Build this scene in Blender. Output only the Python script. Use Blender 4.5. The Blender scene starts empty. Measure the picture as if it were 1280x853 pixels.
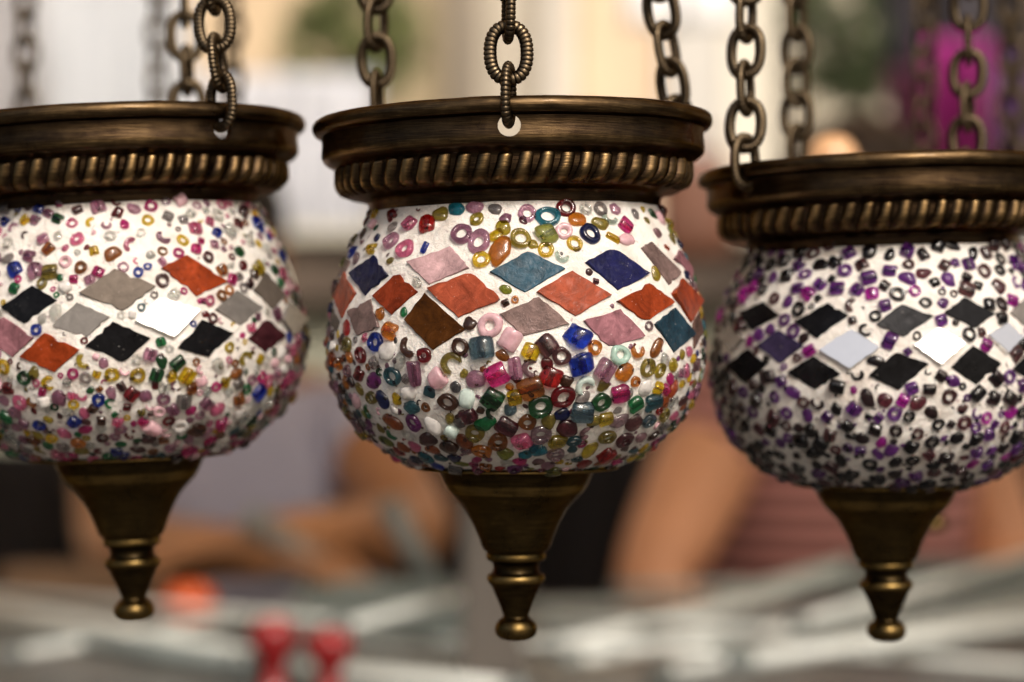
import bpy, bmesh, math, random
from mathutils import Vector, Matrix, Euler, noise as mnoise
R_ = math.radians
PI = math.pi
S = bpy.context.scene
COL = S.collection
rng = random.Random(11)

# ------------------------------------------------------------------ camera
F = 2500.0            # focal length in photo pixels (1280 wide)
CAMD = 0.625          # camera to the middle lantern's axis
U = CAMD / F          # one photo pixel at that distance, in metres
cam_d = bpy.data.cameras.new('camera')
cam = bpy.data.objects.new('camera', cam_d); COL.objects.link(cam)
cam.location = (0, -CAMD, 0); cam.rotation_euler = (R_(90), 0, 0)
cam_d.sensor_width = 36; cam_d.lens = F / 1280 * 36
cam_d.clip_start = 0.02; cam_d.clip_end = 500
cam_d.dof.use_dof = True; cam_d.dof.focus_distance = 0.572
cam_d.dof.aperture_fstop = 5.0; cam_d.dof.aperture_blades = 9
S.camera = cam

def at(px, py, D):
    return Vector(((px - 640) / F * D, D - CAMD, (426.5 - py) / F * D))

# ------------------------------------------------------------------ light
SUN_EL, SUN_ROT = R_(41), R_(158)
w = bpy.data.worlds.new('World'); S.world = w; w.use_nodes = True
nt = w.node_tree; nt.nodes.clear()
sky = nt.nodes.new('ShaderNodeTexSky'); sky.sky_type = 'NISHITA'; sky.sun_disc = False
sky.sun_elevation = SUN_EL; sky.sun_rotation = SUN_ROT
sky.air_density = 1.0; sky.dust_density = 9.0; sky.ozone_density = 0.6
bg = nt.nodes.new('ShaderNodeBackground'); bg.inputs['Strength'].default_value = 0.15
out = nt.nodes.new('ShaderNodeOutputWorld')
nt.links.new(sky.outputs[0], bg.inputs[0]); nt.links.new(bg.outputs[0], out.inputs[0])
sd = Vector((math.sin(SUN_ROT) * math.cos(SUN_EL), math.cos(SUN_ROT) * math.cos(SUN_EL), math.sin(SUN_EL)))
sl = bpy.data.lights.new('sun', 'SUN'); sl.energy = 2.4; sl.angle = R_(12); sl.color = (1.0, 0.965, 0.91)
so = bpy.data.objects.new('sun', sl); COL.objects.link(so)
so.rotation_euler = sd.to_track_quat('Z', 'Y').to_euler()
S.view_settings.view_transform = 'Standard'; S.view_settings.look = 'None'
S.view_settings.exposure = -0.12; S.view_settings.gamma = 1.0

# ------------------------------------------------------------------ materials
def new_mat(name):
    m = bpy.data.materials.new(name); m.use_nodes = True
    n = m.node_tree; b = n.nodes['Principled BSDF']
    return m, n, b
def N(n, t, **kw):
    x = n.nodes.new(t)
    for k, v in kw.items():
        if k.startswith('i_'): x.inputs[k[2:].replace('_', ' ')].default_value = v
        else: setattr(x, k, v)
    return x
def ramp(n, fac, stops):
    r = n.nodes.new('ShaderNodeValToRGB'); e = r.color_ramp.elements
    while len(e) < len(stops): e.new(0.5)
    for i, (p, c) in enumerate(stops):
        e[i].position = p; e[i].color = (*c, 1) if len(c) == 3 else c
    n.links.new(fac, r.inputs[0]); return r
def bump(n, b, h, strength, dist, prev=None):
    x = n.nodes.new('ShaderNodeBump'); x.inputs['Strength'].default_value = strength
    x.inputs['Distance'].default_value = dist
    n.links.new(h, x.inputs['Height'])
    if prev is not None: n.links.new(prev.outputs[0], x.inputs['Normal'])
    n.links.new(x.outputs[0], b.inputs['Normal']); return x
def texco(n, scale=(1, 1, 1)):
    t = n.nodes.new('ShaderNodeTexCoord'); oi = n.nodes.new('ShaderNodeObjectInfo'); va = n.nodes.new('ShaderNodeVectorMath')
    va.operation = 'ADD'; mp = n.nodes.new('ShaderNodeMapping')
    mp.inputs['Scale'].default_value = scale
    n.links.new(t.outputs['Object'], va.inputs[0]); n.links.new(oi.outputs['Random'], va.inputs[1])
    n.links.new(va.outputs[0], mp.inputs[0]); return mp.outputs[0]

def simple(name, col, rough=0.6, metal=0.0, var=0.15, scale=20.0, bmp=0.0, bscale=80.0, spec=0.5):
    m, n, b = new_mat(name)
    co = texco(n)
    ns = N(n, 'ShaderNodeTexNoise', i_Scale=scale, i_Detail=6.0)
    n.links.new(co, ns.inputs['Vector'])
    c0 = tuple(max(0, x * (1 - var)) for x in col); c1 = tuple(min(1, x * (1 + var)) for x in col)
    r = ramp(n, ns.outputs['Fac'], [(0.3, c0), (0.7, c1)])
    n.links.new(r.outputs[0], b.inputs['Base Color'])
    b.inputs['Roughness'].default_value = rough; b.inputs['Metallic'].default_value = metal
    b.inputs['Specular IOR Level'].default_value = spec
    if bmp:
        n2 = N(n, 'ShaderNodeTexNoise', i_Scale=bscale, i_Detail=5.0); n.links.new(co, n2.inputs['Vector'])
        bump(n, b, n2.outputs['Fac'], bmp, 0.01)
    return m

def brass_mat(name, dark, gold, rough, coat, streak=(110, 110, 2600)):
    """antique brass: dark patina, rubbed to gold where 'wear' is high and along fine brush scratches"""
    m, n, b = new_mat(name)
    wear = N(n, 'ShaderNodeAttribute', attribute_name='wear')
    co = texco(n)
    n1 = N(n, 'ShaderNodeTexNoise', i_Scale=90.0, i_Detail=8.0, i_Roughness=0.7); n.links.new(co, n1.inputs['Vector'])
    mp = N(n, 'ShaderNodeMapping'); mp.inputs['Scale'].default_value = streak
    mp.inputs['Rotation'].default_value = (0.0, 0.35, 0.0)
    n.links.new(co, mp.inputs[0])
    n2 = N(n, 'ShaderNodeTexNoise', i_Scale=1.0, i_Detail=4.0, i_Roughness=0.6); n.links.new(mp.outputs[0], n2.inputs['Vector'])
    # fac = wear*1.0 + (noise-.5)*.5 + (streak-.5)*.5
    a1 = N(n, 'ShaderNodeMath', operation='MULTIPLY_ADD'); n.links.new(n1.outputs['Fac'], a1.inputs[0])
    a1.inputs[1].default_value = 0.55; n.links.new(wear.outputs['Fac'], a1.inputs[2])
    a2 = N(n, 'ShaderNodeMath', operation='MULTIPLY_ADD'); n.links.new(n2.outputs['Fac'], a2.inputs[0])
    a2.inputs[1].default_value = 0.62; n.links.new(a1.outputs[0], a2.inputs[2])
    r = ramp(n, a2.outputs[0], [(0.50, dark), (0.78, tuple(d * .7 + g * .28 for d, g in zip(dark, gold))), (1.0, gold)])
    n.links.new(r.outputs[0], b.inputs['Base Color'])
    b.inputs['Metallic'].default_value = 1.0
    b.inputs['Specular Tint'].default_value = (0.50, 0.42, 0.34, 1)
    rr = N(n, 'ShaderNodeMapRange'); n.links.new(n1.outputs['Fac'], rr.inputs[0])
    rr.inputs[1].default_value = 0.3; rr.inputs[2].default_value = 0.7
    rr.inputs[3].default_value = rough - 0.07; rr.inputs[4].default_value = rough + 0.13
    n.links.new(rr.outputs[0], b.inputs['Roughness'])
    b.inputs['Coat Weight'].default_value = coat; b.inputs['Coat Roughness'].default_value = 0.12
    bp = bump(n, b, n2.outputs['Fac'], 0.22, 0.0005)
    n3 = N(n, 'ShaderNodeTexNoise', i_Scale=260.0, i_Detail=3.0); n.links.new(co, n3.inputs['Vector'])
    bump(n, b, n3.outputs['Fac'], 0.12, 0.0006, bp)
    return m
M_BRASS = brass_mat('antique_brass', (0.022, 0.013, 0.008), (0.205, 0.132, 0.058), 0.31, 0.08)
M_CAP = brass_mat('cap_brass', (0.020, 0.013, 0.005), (0.23, 0.15, 0.05), 0.28, 0.06)
M_CHAIN = brass_mat('chain_brass', (0.010, 0.007, 0.006), (0.115, 0.085, 0.052), 0.30, 0.05, (500, 500, 500))

def grout_mat():
    m, n, b = new_mat('white_grout')
    co = texco(n)
    n1 = N(n, 'ShaderNodeTexNoise', i_Scale=70.0, i_Detail=8.0, i_Roughness=0.65); n.links.new(co, n1.inputs['Vector'])
    r = ramp(n, n1.outputs['Fac'], [(0.30, (0.60, 0.53, 0.47)), (0.48, (0.76, 0.72, 0.67)), (0.72, (0.82, 0.79, 0.75))])
    # sparse purple-grey glass dust and glue smears left in the grout
    n2 = N(n, 'ShaderNodeTexNoise', i_Scale=420.0, i_Detail=4.0); n.links.new(co, n2.inputs['Vector'])
    r2 = ramp(n, n2.outputs['Fac'], [(0.64, (0, 0, 0)), (0.74, (.9, .9, .9))])
    mx = N(n, 'ShaderNodeMix', data_type='RGBA'); n.links.new(r2.outputs[0], mx.inputs[0])
    n.links.new(r.outputs[0], mx.inputs[6]); mx.inputs[7].default_value = (0.42, 0.33, 0.33, 1)
    n.links.new(mx.outputs[2], b.inputs['Base Color'])
    b.inputs['Roughness'].default_value = 0.55
    b.inputs['Subsurface Weight'].default_value = 0.15; b.inputs['Subsurface Radius'].default_value = (0.002, 0.0012, 0.0008)
    b.inputs['Subsurface Scale'].default_value = 0.5
    n3 = N(n, 'ShaderNodeTexNoise', i_Scale=330.0, i_Detail=7.0, i_Roughness=0.7); n.links.new(co, n3.inputs['Vector'])
    bp = bump(n, b, n3.outputs['Fac'], 0.8, 0.0018)
    n4 = N(n, 'ShaderNodeTexNoise', i_Scale=110.0, i_Detail=2.0); n.links.new(co, n4.inputs['Vector'])
    bump(n, b, n4.outputs['Fac'], 0.5, 0.003, bp)
    return m
M_GROUT = grout_mat()

def bead_mat():
    """coloured glass: 'bead_color' rgb, alpha = how milky (opaque) the glass is"""
    m, n, b = new_mat('bead_glass')
    at_ = N(n, 'ShaderNodeAttribute', attribute_name='bead_color')
    co = texco(n)
    n1 = N(n, 'ShaderNodeTexNoise', i_Scale=450.0, i_Detail=4.0); n.links.new(co, n1.inputs['Vector'])
    r = ramp(n, n1.outputs['Fac'], [(0.3, (0.72, 0.70, 0.70)), (0.55, (1, 1, 1))])
    mx = N(n, 'ShaderNodeMix', data_type='RGBA', blend_type='MULTIPLY'); mx.inputs[0].default_value = 0.8
    n.links.new(at_.outputs['Color'], mx.inputs[6]); n.links.new(r.outputs[0], mx.inputs[7])
    n.links.new(mx.outputs[2], b.inputs['Base Color'])
    tr = N(n, 'ShaderNodeMath', operation='SUBTRACT'); tr.inputs[0].default_value = 1.04
    n.links.new(at_.outputs['Alpha'], tr.inputs[1]); tr.use_clamp = True
    n.links.new(tr.outputs[0], b.inputs['Transmission Weight'])
    b.inputs['IOR'].default_value = 1.5; b.inputs['Specular IOR Level'].default_value = 0.35
    b.inputs['Roughness'].default_value = 0.06
    n2 = N(n, 'ShaderNodeTexNoise', i_Scale=900.0, i_Detail=3.0); n.links.new(co, n2.inputs['Vector'])
    bump(n, b, n2.outputs['Fac'], 0.22, 0.0007)
    return m
M_BEAD = bead_mat()

TILE = {}
def tile_mat(key, col, rough=0.12, metal=0.0, var=0.6, bmp=0.25, coat=0.0, fleck=0.35):
    if key in TILE: return TILE[key]
    m, n, b = new_mat('tile_' + key)
    co = texco(n)
    n1 = N(n, 'ShaderNodeTexNoise', i_Scale=190.0, i_Detail=9.0, i_Roughness=0.72, i_Distortion=0.6); n.links.new(co, n1.inputs['Vector'])
    c0 = tuple(x * (1 - var) for x in col); c1 = tuple(min(1, x * (1 + var) + 0.004) for x in col)
    r = ramp(n, n1.outputs['Fac'], [(0.32, c0), (0.55, col), (0.75, c1)])
    n2 = N(n, 'ShaderNodeTexNoise', i_Scale=1100.0, i_Detail=2.0); n.links.new(co, n2.inputs['Vector'])
    r2 = ramp(n, n2.outputs['Fac'], [(0.70, (0, 0, 0)), (0.80, (fleck, fleck, fleck))])
    mx = N(n, 'ShaderNodeMix', data_type='RGBA'); n.links.new(r2.outputs[0], mx.inputs[0])
    n.links.new(r.outputs[0], mx.inputs[6]); mx.inputs[7].default_value = (0.75, 0.70, 0.66, 1)
    n.links.new(mx.outputs[2], b.inputs['Base Color'])
    b.inputs['Roughness'].default_value = rough; b.inputs['Metallic'].default_value = metal
    b.inputs['Coat Weight'].default_value = coat; b.inputs['Specular IOR Level'].default_value = 0.08 if key in ('black', 'charcoal', 'maroon') else 0.10
    n3 = N(n, 'ShaderNodeTexNoise', i_Scale=340.0, i_Detail=6.0, i_Roughness=0.7, i_Distortion=0.8); n.links.new(co, n3.inputs['Vector'])
    bump(n, b, n3.outputs['Fac'], bmp, 0.0008)
    TILE[key] = m; return m
TM = dict(
    coral=dict(col=(0.27, 0.055, 0.025), bmp=0.45), rust=dict(col=(0.185, 0.028, 0.009), bmp=0.2),
    orange=dict(col=(0.23, 0.035, 0.009), bmp=0.2), navy=dict(col=(0.006, 0.008, 0.036), bmp=0.5, fleck=0.25),
    cobalt=dict(col=(0.008, 0.009, 0.055), bmp=0.8, fleck=0.4), teal=dict(col=(0.004, 0.042, 0.072), bmp=0.3),
    darkteal=dict(col=(0.008, 0.028, 0.045), bmp=0.3), dustypink=dict(col=(0.47, 0.30, 0.31), bmp=0.3),
    mauve=dict(col=(0.26, 0.115, 0.135), bmp=0.15), greymauve=dict(col=(0.175, 0.118, 0.110), bmp=0.4, metal=0.15),
    amber=dict(col=(0.055, 0.018, 0.003), bmp=0.25, rough=0.12, var=0.6, fleck=0.1), brown=dict(col=(0.09, 0.05, 0.04)),
    black=dict(col=(0.006, 0.006, 0.007), bmp=0.1, rough=0.2, coat=0.1, fleck=0.15),
    charcoal=dict(col=(0.03, 0.03, 0.033), bmp=0.7, rough=0.35, fleck=0.3),
    silver=dict(col=(0.26, 0.24, 0.225), metal=0.5, rough=0.2, bmp=0.1, var=.25), grey=dict(col=(0.115, 0.095, 0.080), metal=0.2, rough=0.2, bmp=0.1, var=.3),
    mirror=dict(col=(0.95, 0.95, 0.95), metal=1.0, rough=0.30, var=0.02, bmp=0.03, coat=0.0, fleck=0.05),
    maroon=dict(col=(0.045, 0.012, 0.016), rough=0.15, bmp=0.1), purple=dict(col=(0.06, 0.045, 0.11), metal=0.5, rough=0.15, bmp=0.1))
def tmat(k): return tile_mat(k, **TM[k])

# ------------------------------------------------------------------ mesh helpers
def mk(name, verts, faces, mat=None, parent=None, smooth=True, wear=None, color=None):
    me = bpy.data.meshes.new(name)
    me.from_pydata([tuple(v) for v in verts], [], faces)
    if smooth: me.polygons.foreach_set('use_smooth', [True] * len(me.polygons))
    if wear is not None:
        a = me.attributes.new('wear', 'FLOAT', 'POINT'); a.data.foreach_set('value', wear)
    if color is not None:
        a = me.attributes.new('bead_color', 'FLOAT_COLOR', 'POINT')
        a.data.foreach_set('color', [c for q in color for c in q])
    if mat: me.materials.append(mat)
    me.update()
    o = bpy.data.objects.new(name, me); COL.objects.link(o)
    if parent: o.parent = parent
    return o
def tag(o, label=None, cat=None, group=None, kind=None):
    if label: o['label'] = label
    if cat: o['category'] = cat
    if group: o['group'] = group
    if kind: o['kind'] = kind
    return o
def empty(name, loc, label, cat, group=None):
    o = bpy.data.objects.new(name, None); COL.objects.link(o); o.location = loc
    o.empty_display_size = 0.02
    return tag(o, label, cat, group)
def revolve(prof, seg, close=True, fn=None):
    """prof: list of (r,z); closed loop if close. fn(i,k,theta,r,z)->(r,z)"""
    v, f = [], []
    n = len(prof)
    for k in range(seg):
        t = 2 * PI * k / seg
        for i, (r, z) in enumerate(prof):
            if fn: r, z = fn(i, k, t, r, z)
            v.append(Vector((r * math.sin(t), -r * math.cos(t), z)))
    m = n if close else n - 1
    for k in range(seg):
        k2 = (k + 1) % seg
        for i in range(m):
            j = (i + 1) % n
            f.append((k * n + i, k2 * n + i, k2 * n + j, k * n + j))
    return v, f
def smooth_prof(pts, step=2.0):
    """Catmull-Rom resample of an (r,z) polyline"""
    o = []
    P = [pts[0]] + list(pts) + [pts[-1]]
    for i in range(1, len(P) - 2):
        p0, p1, p2, p3 = [Vector(p) for p in P[i - 1:i + 3]]
        L = (p2 - p1).length; n = max(1, int(L / step))
        for q in range(n):
            t = q / n
            o.append(0.5 * ((2 * p1) + (-p0 + p2) * t + (2 * p0 - 5 * p1 + 4 * p2 - p3) * t * t + (-p0 + 3 * p1 - 3 * p2 + p3) * t ** 3))
    o.append(Vector(P[-2]))
    return [(p.x, p.y) for p in o]

def box_mb(v, f, c, sx, sy, sz, M=None):
    b = len(v)
    for dx in (-1, 1):
        for dy in (-1, 1):
            for dz in (-1, 1):
                p = Vector((dx * sx / 2, dy * sy / 2, dz * sz / 2))
                if M is not None: p = M @ p
                v.append(Vector(c) + p)
    for q in ((0, 1, 3, 2), (4, 6, 7, 5), (0, 4, 5, 1), (2, 3, 7, 6), (0, 2, 6, 4), (1, 5, 7, 3)):
        f.append(tuple(b + i for i in q))
def box(name, c, size, mat, parent=None, bevel=0.0, M=None):
    v, f = [], []
    box_mb(v, f, c, *size, M)
    o = mk(name, v, f, mat, parent, smooth=False)
    if bevel:
        bm = bmesh.new(); bm.from_mesh(o.data)
        bmesh.ops.bevel(bm, geom=bm.edges[:], offset=bevel, segments=2, affect='EDGES')
        bm.to_mesh(o.data); bm.free()
    return o
def tube_mb(v, f, pts, rad, seg=12, cap=True):
    b = len(v); n = len(pts)
    rads = rad if isinstance(rad, (list, tuple)) else [rad] * n
    up = Vector((0.13, 0.31, 1)).normalized()
    for i, p in enumerate(pts):
        d = (Vector(pts[min(i + 1, n - 1)]) - Vector(pts[max(i - 1, 0)])).normalized()
        a = d.cross(up)
        if a.length < 1e-3: a = d.cross(Vector((1, 0, 0)))
        a.normalize(); c = a.cross(d)
        for k in range(seg):
            t = 2 * PI * k / seg
            v.append(Vector(p) + (a * math.cos(t) + c * math.sin(t)) * rads[i])
    for i in range(n - 1):
        for k in range(seg):
            k2 = (k + 1) % seg
            f.append((b + i * seg + k, b + i * seg + k2, b + (i + 1) * seg + k2, b + (i + 1) * seg + k))
    if cap:
        f.append(tuple(b + k for k in reversed(range(seg)))); f.append(tuple(b + (n - 1) * seg + k for k in range(seg)))
def tube(name, pts, rad, mat, parent=None, seg=12):
    v, f = [], []
    tube_mb(v, f, pts, rad, seg)
    return mk(name, v, f, mat, parent)

# ------------------------------------------------------------------ lantern profiles (photo pixels: radius, height above the finial's foot)
BASE = 800.0
def H(y): return BASE - y
BOWL = [(177, 252), (179, 262), (188, 280), (200, 300), (212, 325), (221, 350), (228, 376), (231.5, 400), (233.5, 425), (234, 445), (229.5, 470),
        (219, 500), (209.5, 517), (195, 535), (171, 556), (148, 570), (126, 579.5), (104, 584)]
BOWL = smooth_prof([(r, H(y)) for r, y in BOWL], 4.0)
def bowl_r(h):
    if h >= BOWL[0][1]: return BOWL[0][0]
    for (r0, h0), (r1, h1) in zip(BOWL, BOWL[1:]):
        if h <= h0 and h >= h1:
            t = (h0 - h) / max(1e-6, h0 - h1); return r0 + (r1 - r0) * t
    return 0.0
def bowl_n(x, y, h):
    e = 2.0
    rr = max(1e-6, math.hypot(x, y))
    dr = (bowl_r(min(h + e, BOWL[0][1])) - bowl_r(max(h - e, BOWL[-1][1] + .01))) / (2 * e)
    return Vector((x / rr, y / rr, -dr)).normalized()

RIM_TILT = R_(-1.3)
def rimT(p):
    q = Vector((p[0], p[1], p[2] - H(225)))
    q = Matrix.Rotation(RIM_TILT, 3, 'Y') @ q
    return Vector((q.x - 3.0, q.y, q.z + H(225)))

# ------------------------------------------------------------------ beads (verts in pixel units, local frame: z = surface normal)
def t_ring(r, arc=2 * PI, hole=0.42, hgt=0.52, seg=22, sec=10):
    v, f = [], []
    rc = r * (1 + hole) / 2; w_ = r * (1 - hole) / 2
    full = arc > 6.2
    n = seg if full else max(6, int(seg * arc / (2 * PI)))
    for i in range(n if full else n + 1):
        t = arc * i / n
        tp = 1.0
        if not full:
            e = min(i, n - i) / n
            tp = min(1.0, 0.45 + e * 4)
        for k in range(sec):
            a = 2 * PI * k / sec
            ca, sa = math.cos(a), math.sin(a)
            q = rc + w_ * tp * math.copysign(abs(ca) ** 0.8, ca)
            v.append(Vector((q * math.cos(t), q * math.sin(t), r * hgt * tp * 0.75 * math.copysign(abs(sa) ** 0.8, sa))))
    for i in range(n):
        i2 = (i + 1) % n if full else i + 1
        for k in range(sec):
            k2 = (k + 1) % sec
            f.append((i * sec + k, i2 * sec + k, i2 * sec + k2, i * sec + k2))
    if not full:
        f.append(tuple(reversed(range(sec)))); f.append(tuple(n * sec + k for k in range(sec)))
    return v, f
def t_cyl(r, ln=1.0, seg=18):
    L = r * ln
    prof = [(-L, .36), (-L * .985, .74), (-L * .86, .95), (-L * .4, 1.0), (L * .4, 1.0), (L * .86, .95), (L * .985, .74), (L, .36), (L * .93, .27), (-L * .93, .27)]
    v, f = [], []; n = len(prof)
    for k in range(seg):
        t = 2 * PI * k / seg
        for x, q in prof: v.append(Vector((x, q * r * math.cos(t), q * r * math.sin(t) * 0.80)))
    for k in range(seg):
        k2 = (k + 1) % seg
        for i in range(n):
            j = (i + 1) % n
            f.append((k * n + i, k2 * n + i, k2 * n + j, k * n + j))
    return v, f
def t_blob(r, asp=1.25, flat=0.72, u=16, w=9):
    v, f = [], []
    v.append(Vector((0, 0, r * flat)))
    for j in range(1, w):
        a = PI * j / w
        for k in range(u):
            t = 2 * PI * k / u
            v.append(Vector((r * asp * math.sin(a) * math.cos(t), r / asp ** .5 * math.sin(a) * math.sin(t), r * flat * math.cos(a))))
    v.append(Vector((0, 0, -r * flat)))
    for k in range(u): f.append((0, 1 + k, 1 + (k + 1) % u))
    for j in range(w - 2):
        for k in range(u):
            a = 1 + j * u
            f.append((a + k, a + u + k, a + u + (k + 1) % u, a + (k + 1) % u))
    e = len(v) - 1; a = 1 + (w - 2) * u
    for k in range(u): f.append((a + k, e, a + (k + 1) % u))
    return v, f

BC = dict(w=(.86, .83, .80, .62), p=(.90, .58, .64, .5), m=(.62, .045, .26, .12), mp=(.72, .20, .36, .15), r=(.50, .022, .020, .1),
          dr=(.22, .014, .022, .1), pu=(.30, .06, .30, .12), lp=(.55, .30, .42, .12), lpd=(.34, .16, .25, .12), mg=(.34, .24, .28, .12), mauve=(.32, .19, .22, .2),
          o=(.66, .25, .035, .08), ab=(.36, .14, .03, .08), rust=(.42, .12, .03, .12), or_=(.70, .16, .06, .15), b=(.12, .055, .035, .1),
          bp=(.14, .06, .065, .1), mar=(.16, .04, .06, .1), y=(.78, .56, .02, .1), ol=(.34, .28, .06, .1), oly=(.50, .40, .04, .1), olg=(.30, .34, .05, .1),
          lime=(.52, .55, .16, .15), g=(.025, .12, .045, .08), gb=(.03, .26, .10, .15), lg=(.55, .80, .70, .4), wm=(.72, .86, .80, .55),
          t=(.03, .28, .38, .15), dt=(.05, .15, .19, .1), gt=(.16, .26, .32, .1), bl=(.02, .06, .46, .06), nb=(.014, .024, .13, .08),
          gr=(.34, .31, .31, .15), gd=(.10, .10, .11, .1), c=(.80, .82, .80, .05), cg=(.60, .75, .68, .05),
          k=(.014, .010, .014, .1), pv=(.20, .05, .32, .1), pm=(.55, .03, .48, .12), kb=(.05, .025, .03, .1))

class BeadBag:
    def __init__(s): s.items = []
    def add(s, P, n, kind, r, col, ang, rg):
        if kind == 'ring': v, f = t_ring(r, hole=rg.uniform(.36, .5)); lift = .06
        elif kind == 'chip': v, f = t_ring(r, arc=rg.uniform(3.3, 4.6), hole=rg.uniform(.35, .5)); lift = .02
        elif kind == 'cyl': v, f = t_cyl(r, rg.uniform(.78, 1.05)); lift = .08
        elif kind == 'tube': v, f = t_cyl(r, 1.7); lift = .1
        else: v, f = t_blob(r, rg.uniform(1.02, 1.3), rg.uniform(.42, .6)); lift = .02
        t1 = n.cross(Vector((0, 0, 1)));
        if t1.length < 1e-3: t1 = Vector((1, 0, 0))
        t1.normalize(); t1 = -t1            # towards image right on the front
        t2 = n.cross(t1)
        ca, sa = math.cos(ang), math.sin(ang)
        X = t1 * ca + t2 * sa; Y = n.cross(X)
        tx, ty = rg.uniform(-.16, .16), rg.uniform(-.16, .16)
        off = Vector((rg.uniform(0, 99), rg.uniform(0, 99), 0)); amp = .30 if kind == 'blob' else .16
        sx, sy = rg.uniform(.92, 1.08), rg.uniform(.92, 1.08)
        vv = []
        for p in v:
            q = p * (1 + amp * mnoise.noise(p / r * 1.1 + off)); q.x *= sx; q.y *= sy
            z = q.z + q.x * tx + q.y * ty + lift * r
            vv.append(P + X * q.x + Y * q.y + n * z)
        c = BC[col]; j = rg.uniform(.75, 1.25) if BC[col][3] < .3 else rg.uniform(.9, 1.05)
        s.items.append((vv, f, tuple((q ** (1.18 if c[3] < .3 else 1.0)) * j for q in c[:3]) + (c[3],), P, r))

# ------------------------------------------------------------------ chain link
def link_mesh(hw=21.0, hl=31.0, wr=7.2, ribs=33, name='chain_link'):
    per = 8; n = ribs * per; sec = 12
    # arc-length parametrised super-ellipse
    raw = []
    for i in range(720):
        t = 2 * PI * i / 720; c, s_ = math.cos(t), math.sin(t); e = 2 / 2.35
        raw.append(Vector((hw * math.copysign(abs(c) ** e, c), 0, hl * math.copysign(abs(s_) ** e, s_))))
    L = [0]
    for i in range(720): L.append(L[-1] + (raw[(i + 1) % 720] - raw[i]).length)
    v, f, wear = [], [], []
    j = 0
    for i in range(n):
        d = L[-1] * i / n
        while L[j + 1] < d: j += 1
        a = (d - L[j]) / (L[j + 1] - L[j]); p = raw[j].lerp(raw[(j + 1) % 720], a)
        tan = (raw[(j + 1) % 720] - raw[j]).normalized()
        nor = Vector((tan.z, 0, -tan.x)); bi = Vector((0, 1, 0))
        ph = (i % per) / per
        rib = 1 - max(0, math.cos(2 * PI * ph)) ** 2.5
        for k in range(sec):
            q = 2 * PI * k / sec; ca, sa = math.cos(q), math.sin(q)
            inner = max(0, -ca) ** 2
            rr = wr * (1 - 0.17 * (1 - rib) * (1 - .8 * inner))
            v.append((p + nor * ca * rr * 1.05 + bi * sa * rr * 0.82) * U)
            wear.append(0.05 + 0.45 * rib * (1 - inner))
    for i in range(n):
        i2 = (i + 1) % n
        for k in range(sec):
            k2 = (k + 1) % sec
            f.append((i * sec + k, i2 * sec + k, i2 * sec + k2, i * sec + k2))
    me = bpy.data.meshes.new(name); me.from_pydata([tuple(x) for x in v], [], f)
    me.polygons.foreach_set('use_smooth', [True] * len(me.polygons))
    a = me.attributes.new('wear', 'FLOAT', 'POINT'); a.data.foreach_set('value', wear)
    me.materials.append(M_CHAIN); me.update()
    return me
LINK = link_mesh()
HL, WR = 31.0, 7.2
PITCH = 2 * HL - 2 * WR + 1

def build_chain(root, s, az, lean, n_links, seed, y_hole=182, pitch=PITCH, twist=0.0):
    """az: azimuth of the hole (0 = towards the camera, + = image right); lean = (dx,dy) per unit height"""
    rg = random.Random(seed)
    e = bpy.data.objects.new('chain', None); COL.objects.link(e); e.parent = root; e.empty_display_size = .005
    rad = Vector((math.sin(az), -math.cos(az), 0))
    p = rimT(rad * 238.5 + Vector((0, 0, H(y_hole - 3 - HL))))
    e.location = p * U * s
    d = Vector((lean[0], lean[1], 1)).normalized()
    q = Vector((0, 0, 0))
    for i in range(n_links):
        u = rad if i % 2 == 0 else Vector((-rad.y, rad.x, 0))
        a = rg.uniform(-.22, .22) + twist * (i > 0)
        u = Matrix.Rotation(a, 3, 'Z') @ u
        dd = d if i > 0 else Vector((0, 0, 1)).lerp(d, .5).normalized()
        dd = (dd + Vector((rg.uniform(-.04, .04), rg.uniform(-.04, .04), 0))).normalized()
        u = (u - dd * u.dot(dd)).normalized(); nn = dd.cross(u)
        o = bpy.data.objects.new('chain_link', LINK); COL.objects.link(o); o.parent = e
        M = Matrix((u, nn, dd)).transposed().to_4x4()
        M = Matrix.Translation(q * U * s) @ M @ Matrix.Scale(s, 4)
        o.matrix_basis = M
        q = q + d * pitch
    return e

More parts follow.
